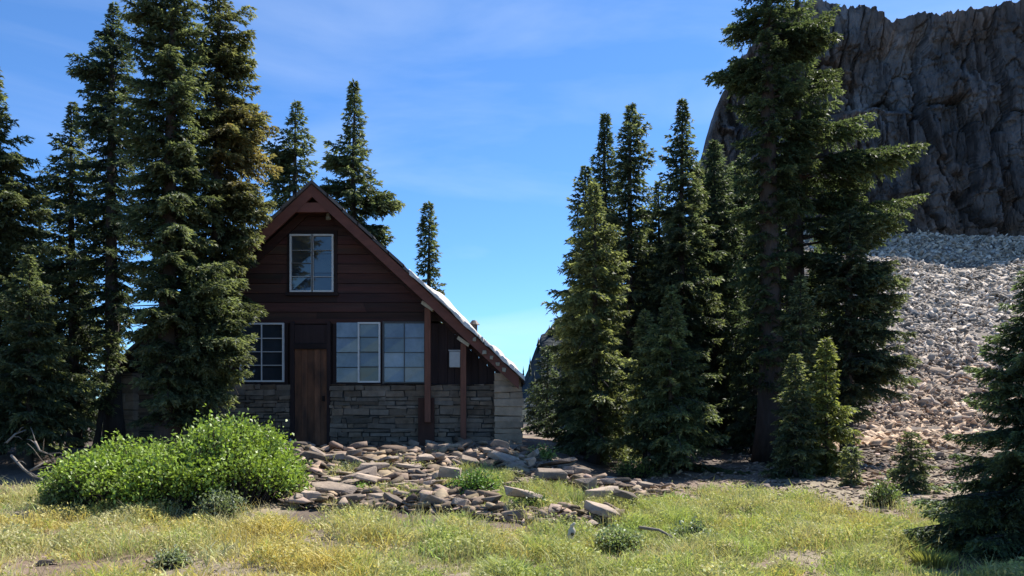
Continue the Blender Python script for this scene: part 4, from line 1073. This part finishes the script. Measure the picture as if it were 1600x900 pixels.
# meadow
def meadow(name, N_, seed, fn):
    rs_ = np.random.default_rng(seed)
    y = 5.6 + (15.2 - 5.6) * rs_.random(N_) ** 1.1; x = rs_.uniform(-1.0, 1.0, N_) * (y * .68 + 1.2)
    z = gzv(x, y); px, py = to_px(x, y, z)
    keep, hs, c, wid, lean = fn(rs_, x, y, px, py)
    k = rs_.random(N_) < keep
    n = k.sum()
    v, f, _ = blades(n, x[k], y[k], z[k] - .01, hs[k], lean, wid[k], None, seed + 1)
    tag(np_obj(name, v, f, c[k], M['grass']), kind='stuff')
lowtop = np.array([(-400, 772), (60, 772), (90, 790), (300, 800), (440, 806), (500, 820), (560, 813), (700, 818), (790, 830), (930, 834), (985, 806), (1040, 778), (1100, 770), (1250, 778), (1330, 806), (1400, 800), (1450, 798), (1520, 800), (2200, 800)])
def mask(px, py, soft=10):
    b = np.interp(px, lowtop[:, 0], lowtop[:, 1]); m_ = sstep(-soft, soft, py - b)
    gp_ = ((((px - 745) / 58) ** 2 + ((py - 758) / 20) ** 2) < 1) | ((((px - 880) / 112) ** 2 + ((py - 786) / 21) ** 2) < 1) | ((((px - 955) / 50) ** 2 + ((py - 800) / 22) ** 2) < 1)
    inr = (py > np.interp(px, *zip(*top_b)) + 14) & (py < np.interp(px, *zip(*bot_b)) + 12) & (px > 450) & (px < 1040)
    wd = inr * sstep(.56, .72, vnoise(px / 26, py / 9, seed=88)) * .55      # weeds rooted between the stones
    return np.maximum(np.maximum(m_, gp_ * .8), wd)
def blob(px, py, cx, cy, rx, ry): return np.exp(-(((px - cx) / rx) ** 2 + ((py - cy) / ry) ** 2))
def bare(px, py):
    b = blob(px, py, 70, 900, 210, 20) * 1.4 + blob(px, py, 240, 888, 110, 15) * 1.3 + blob(px, py, 830, 892, 50, 10) + blob(px, py, 1240, 868, 50, 10) + blob(px, py, 330, 828, 40, 12) * .9 + blob(px, py, 950, 875, 40, 9) + blob(px, py, 180, 835, 60, 16) * .6 + blob(px, py, 500, 850, 55, 14) * 1.1 + blob(px, py, 60, 808, 80, 14) * 1.1
    b = b + blob(px, py, 560, 825, 90, 8) * .6 + blob(px, py, 1060, 850, 40, 8) * .6 + blob(px, py, 1270, 880, 60, 14) * .8 + blob(px, py, 400, 800, 60, 8) * .7
    return np.clip(b, 0, 1)
def pal(px, py, x, y, rs_):
    g1 = fbm(x * 1.3, y * 1.3, seed=61); g2 = fbm(x * 4.5, y * 4.5, seed=62)
    green = np.array([.32, .42, .11]); olive = np.array([.36, .385, .16]); gold = np.array([.62, .49, .17]); straw = np.array([.60, .52, .30])
    left = sstep(800, 350, px) * .62 + .10
    yl = np.clip(left + 1.5 * (g1 - .5) + blob(px, py, 420, 840, 100, 30) * .5 + blob(px, py, 620, 850, 70, 30) * .25 + blob(px, py, 770, 830, 60, 14) * .2 + blob(px, py, 1300, 850, 60, 30) * .2, 0, 1)[:, None]
    a = green * (1 - sstep(.4, .6, g2)[:, None]) + olive * sstep(.4, .6, g2)[:, None]
    b = gold * (1 - sstep(.38, .62, vnoise(x * 2.2, y * 2.2, seed=63))[:, None]) + straw * sstep(.38, .62, vnoise(x * 2.2, y * 2.2, seed=63))[:, None]
    pick = (rs_.random(len(x)) < yl[:, 0])[:, None]
    c = np.where(pick, b * .85 + a * .15, a * .85 + b * .15)
    return c * rs_.uniform(.7, 1.3, (len(x), 1))
def f_grass(rs_, x, y, px, py):
    cl = fbm(x * 1.9, y * 1.9, seed=64); cl2 = vnoise(x * 6, y * 6, seed=66)
    keep = mask(px, py) * (1 - bare(px, py) * .95) * sstep(.26, .46, cl * .6 + cl2 * .4)
    hs = (.05 + .15 * sstep(.3, .7, cl) * (.5 + cl2)) * rs_.uniform(.4, 1.3, len(x))
    return keep, hs, pal(px, py, x, y, rs_), rs_.uniform(.0025, .005, len(x)), .95
meadow('meadow_grass', 330000, 41, f_grass)
def f_herb(rs_, x, y, px, py):          # broad-leaved weeds between the grasses
    cl = fbm(x * 2.6 + 9, y * 2.6, seed=65)
    keep = mask(px, py) * (1 - bare(px, py) * .9) * sstep(.46, .60, cl)
    hs = (.03 + .11 * sstep(.45, .75, cl)) * rs_.uniform(.35, 1.2, len(x))
    c = pal(px, py, x, y, rs_) * np.array([.92, 1.0, 1.05])
    return keep, hs, c, rs_.uniform(.006, .012, len(x)), 1.0
meadow('meadow_weeds', 90000, 51, f_herb)
def leaflets(name, N_, seed):            # small leaves and seed heads carried at all heights of the growth
    rs_ = np.random.default_rng(seed)
    y = 5.6 + (15.2 - 5.6) * rs_.random(N_) ** 1.1; x = rs_.uniform(-1.0, 1.0, N_) * (y * .68 + 1.2)
    z = gzv(x, y); px, py = to_px(x, y, z)
    cl = fbm(x * 1.9, y * 1.9, seed=64); cl3 = fbm(x * 5, y * 5, seed=67)
    k = rs_.random(N_) < mask(px, py) * (1 - bare(px, py) * .95) * sstep(.30, .5, cl) * sstep(.36, .56, cl3)
    x, y, z, px, py, cl = x[k], y[k], z[k], px[k], py[k], cl[k]; n = len(x)
    h = (.03 + .17 * sstep(.3, .7, cl)) * rs_.random(n) ** .6
    p = np.stack([x, y, z + h], -1); d_ = rs_.normal(0, 1, (n, 3)); d_[:, 2] = np.abs(d_[:, 2]) * .6; d_ /= np.linalg.norm(d_, axis=1)[:, None]
    sd = np.cross(d_, rs_.normal(0, 1, (n, 3))); sd /= np.linalg.norm(sd, axis=1)[:, None]; s_ = rs_.uniform(.014, .046, n)[:, None]
    v = np.stack([p, p + d_ * s_ * .5 + sd * s_ * .28, p + d_ * s_, p + d_ * s_ * .5 - sd * s_ * .28], 1).reshape(-1, 3)
    c = pal(px, py, x, y, rs_); c = c * .6 + .4 * c.mean(0)
    tag(np_obj(name, v, np.arange(n * 4).reshape(-1, 4), np.clip(c, 0, .8), M['grass']), kind='stuff')
leaflets('meadow_leaves', 420000, 57)
def f_stalk(rs_, x, y, px, py):         # taller seed stalks standing out of the growth
    cl = vnoise(x * 1.6 + 3, y * 1.6, seed=68)
    keep = mask(px, py) * (1 - bare(px, py)) * sstep(.45, .8, cl) * (py > 770)
    c = np.array([.50, .43, .22]) * rs_.uniform(.6, 1.25, (len(x), 1))
    return keep, rs_.uniform(.14, .30, len(x)), c, rs_.uniform(.0022, .0036, len(x)), .35
meadow('meadow_stalks', 26000, 59, f_stalk)

tick('light, sky')
# ------------------------------------------------------------------ light, sky, camera
EL, AZ = 53.0, 48.0                      # sun elevation, azimuth from +y towards +x
to_sun = Vector((math.sin(R(AZ)) * math.cos(R(EL)), math.cos(R(AZ)) * math.cos(R(EL)), math.sin(R(EL))))
ld = bpy.data.lights.new('sun', 'SUN'); ld.energy = 5.0; ld.angle = R(.55); ld.color = (1, .955, .88)
lo = bpy.data.objects.new('sun', ld); lo.rotation_euler = to_sun.to_track_quat('Z', 'Y').to_euler(); lo.location = (20, 10, 40); link(lo)
w = bpy.data.worlds.new('World'); scene.world = w; w.use_nodes = True
nt = w.node_tree; N = nt.nodes; L = nt.links
bg = N['Background']
sky = N.new('ShaderNodeTexSky'); sky.sky_type = 'NISHITA'; sky.sun_disc = False
sky.sun_elevation = R(EL); sky.sun_rotation = R(AZ); sky.altitude = 2200; sky.air_density = 1.0; sky.dust_density = .1; sky.ozone_density = 4.0
tc = N.new('ShaderNodeTexCoord'); mp = N.new('ShaderNodeMapping'); mp.inputs['Rotation'].default_value = (0, R(-18), R(10)); mp.inputs['Scale'].default_value = (1.2, 1.0, 5.5)
L.new(tc.outputs['Generated'], mp.inputs['Vector'])
nz = N.new('ShaderNodeTexNoise'); nz.inputs['Scale'].default_value = 1.9; nz.inputs['Detail'].default_value = 7; nz.inputs['Distortion'].default_value = .5
L.new(mp.outputs['Vector'], nz.inputs['Vector'])
mr = N.new('ShaderNodeMapRange'); mr.inputs['From Min'].default_value = .50; mr.inputs['From Max'].default_value = .85; mr.inputs['To Max'].default_value = .24
L.new(nz.outputs['Fac'], mr.inputs['Value'])
mx = N.new('ShaderNodeMix'); mx.data_type = 'RGBA'; mx.inputs['B'].default_value = (6.0, 6.6, 7.4, 1)
L.new(mr.outputs['Result'], mx.inputs['Factor']); sk = N.new('ShaderNodeMix'); sk.data_type = 'RGBA'; sk.blend_type = 'MULTIPLY'; sk.inputs['Factor'].default_value = 1; sk.inputs['B'].default_value = (.60, .87, 1.09, 1)
L.new(sky.outputs['Color'], sk.inputs['A']); L.new(sk.outputs['Result'], mx.inputs['A'])
L.new(mx.outputs['Result'], bg.inputs['Color']); bg.inputs['Strength'].default_value = .105

cd = bpy.data.cameras.new('camera'); cam = bpy.data.objects.new('camera', cd); link(cam)
cam.location = (0, 0, ZC); cam.rotation_euler = (R(90), 0, 0)
cd.sensor_width = 36; cd.lens = F / 1600 * 36; cd.shift_y = (HZ - 450) / 1600; cd.clip_end = 3000; cd.clip_start = .1
scene.camera = cam
vs = scene.view_settings; vs.view_transform = 'Standard'; vs.look = 'None'; vs.exposure = 0.92; vs.gamma = 1.0; vs.use_curve_mapping = False
cy = scene.cycles
cy.max_bounces = 6; cy.diffuse_bounces = 3; cy.glossy_bounces = 2; cy.transmission_bounces = 3; cy.transparent_max_bounces = 4
cy.use_denoising = True
print('needle sprays', conifer.total)
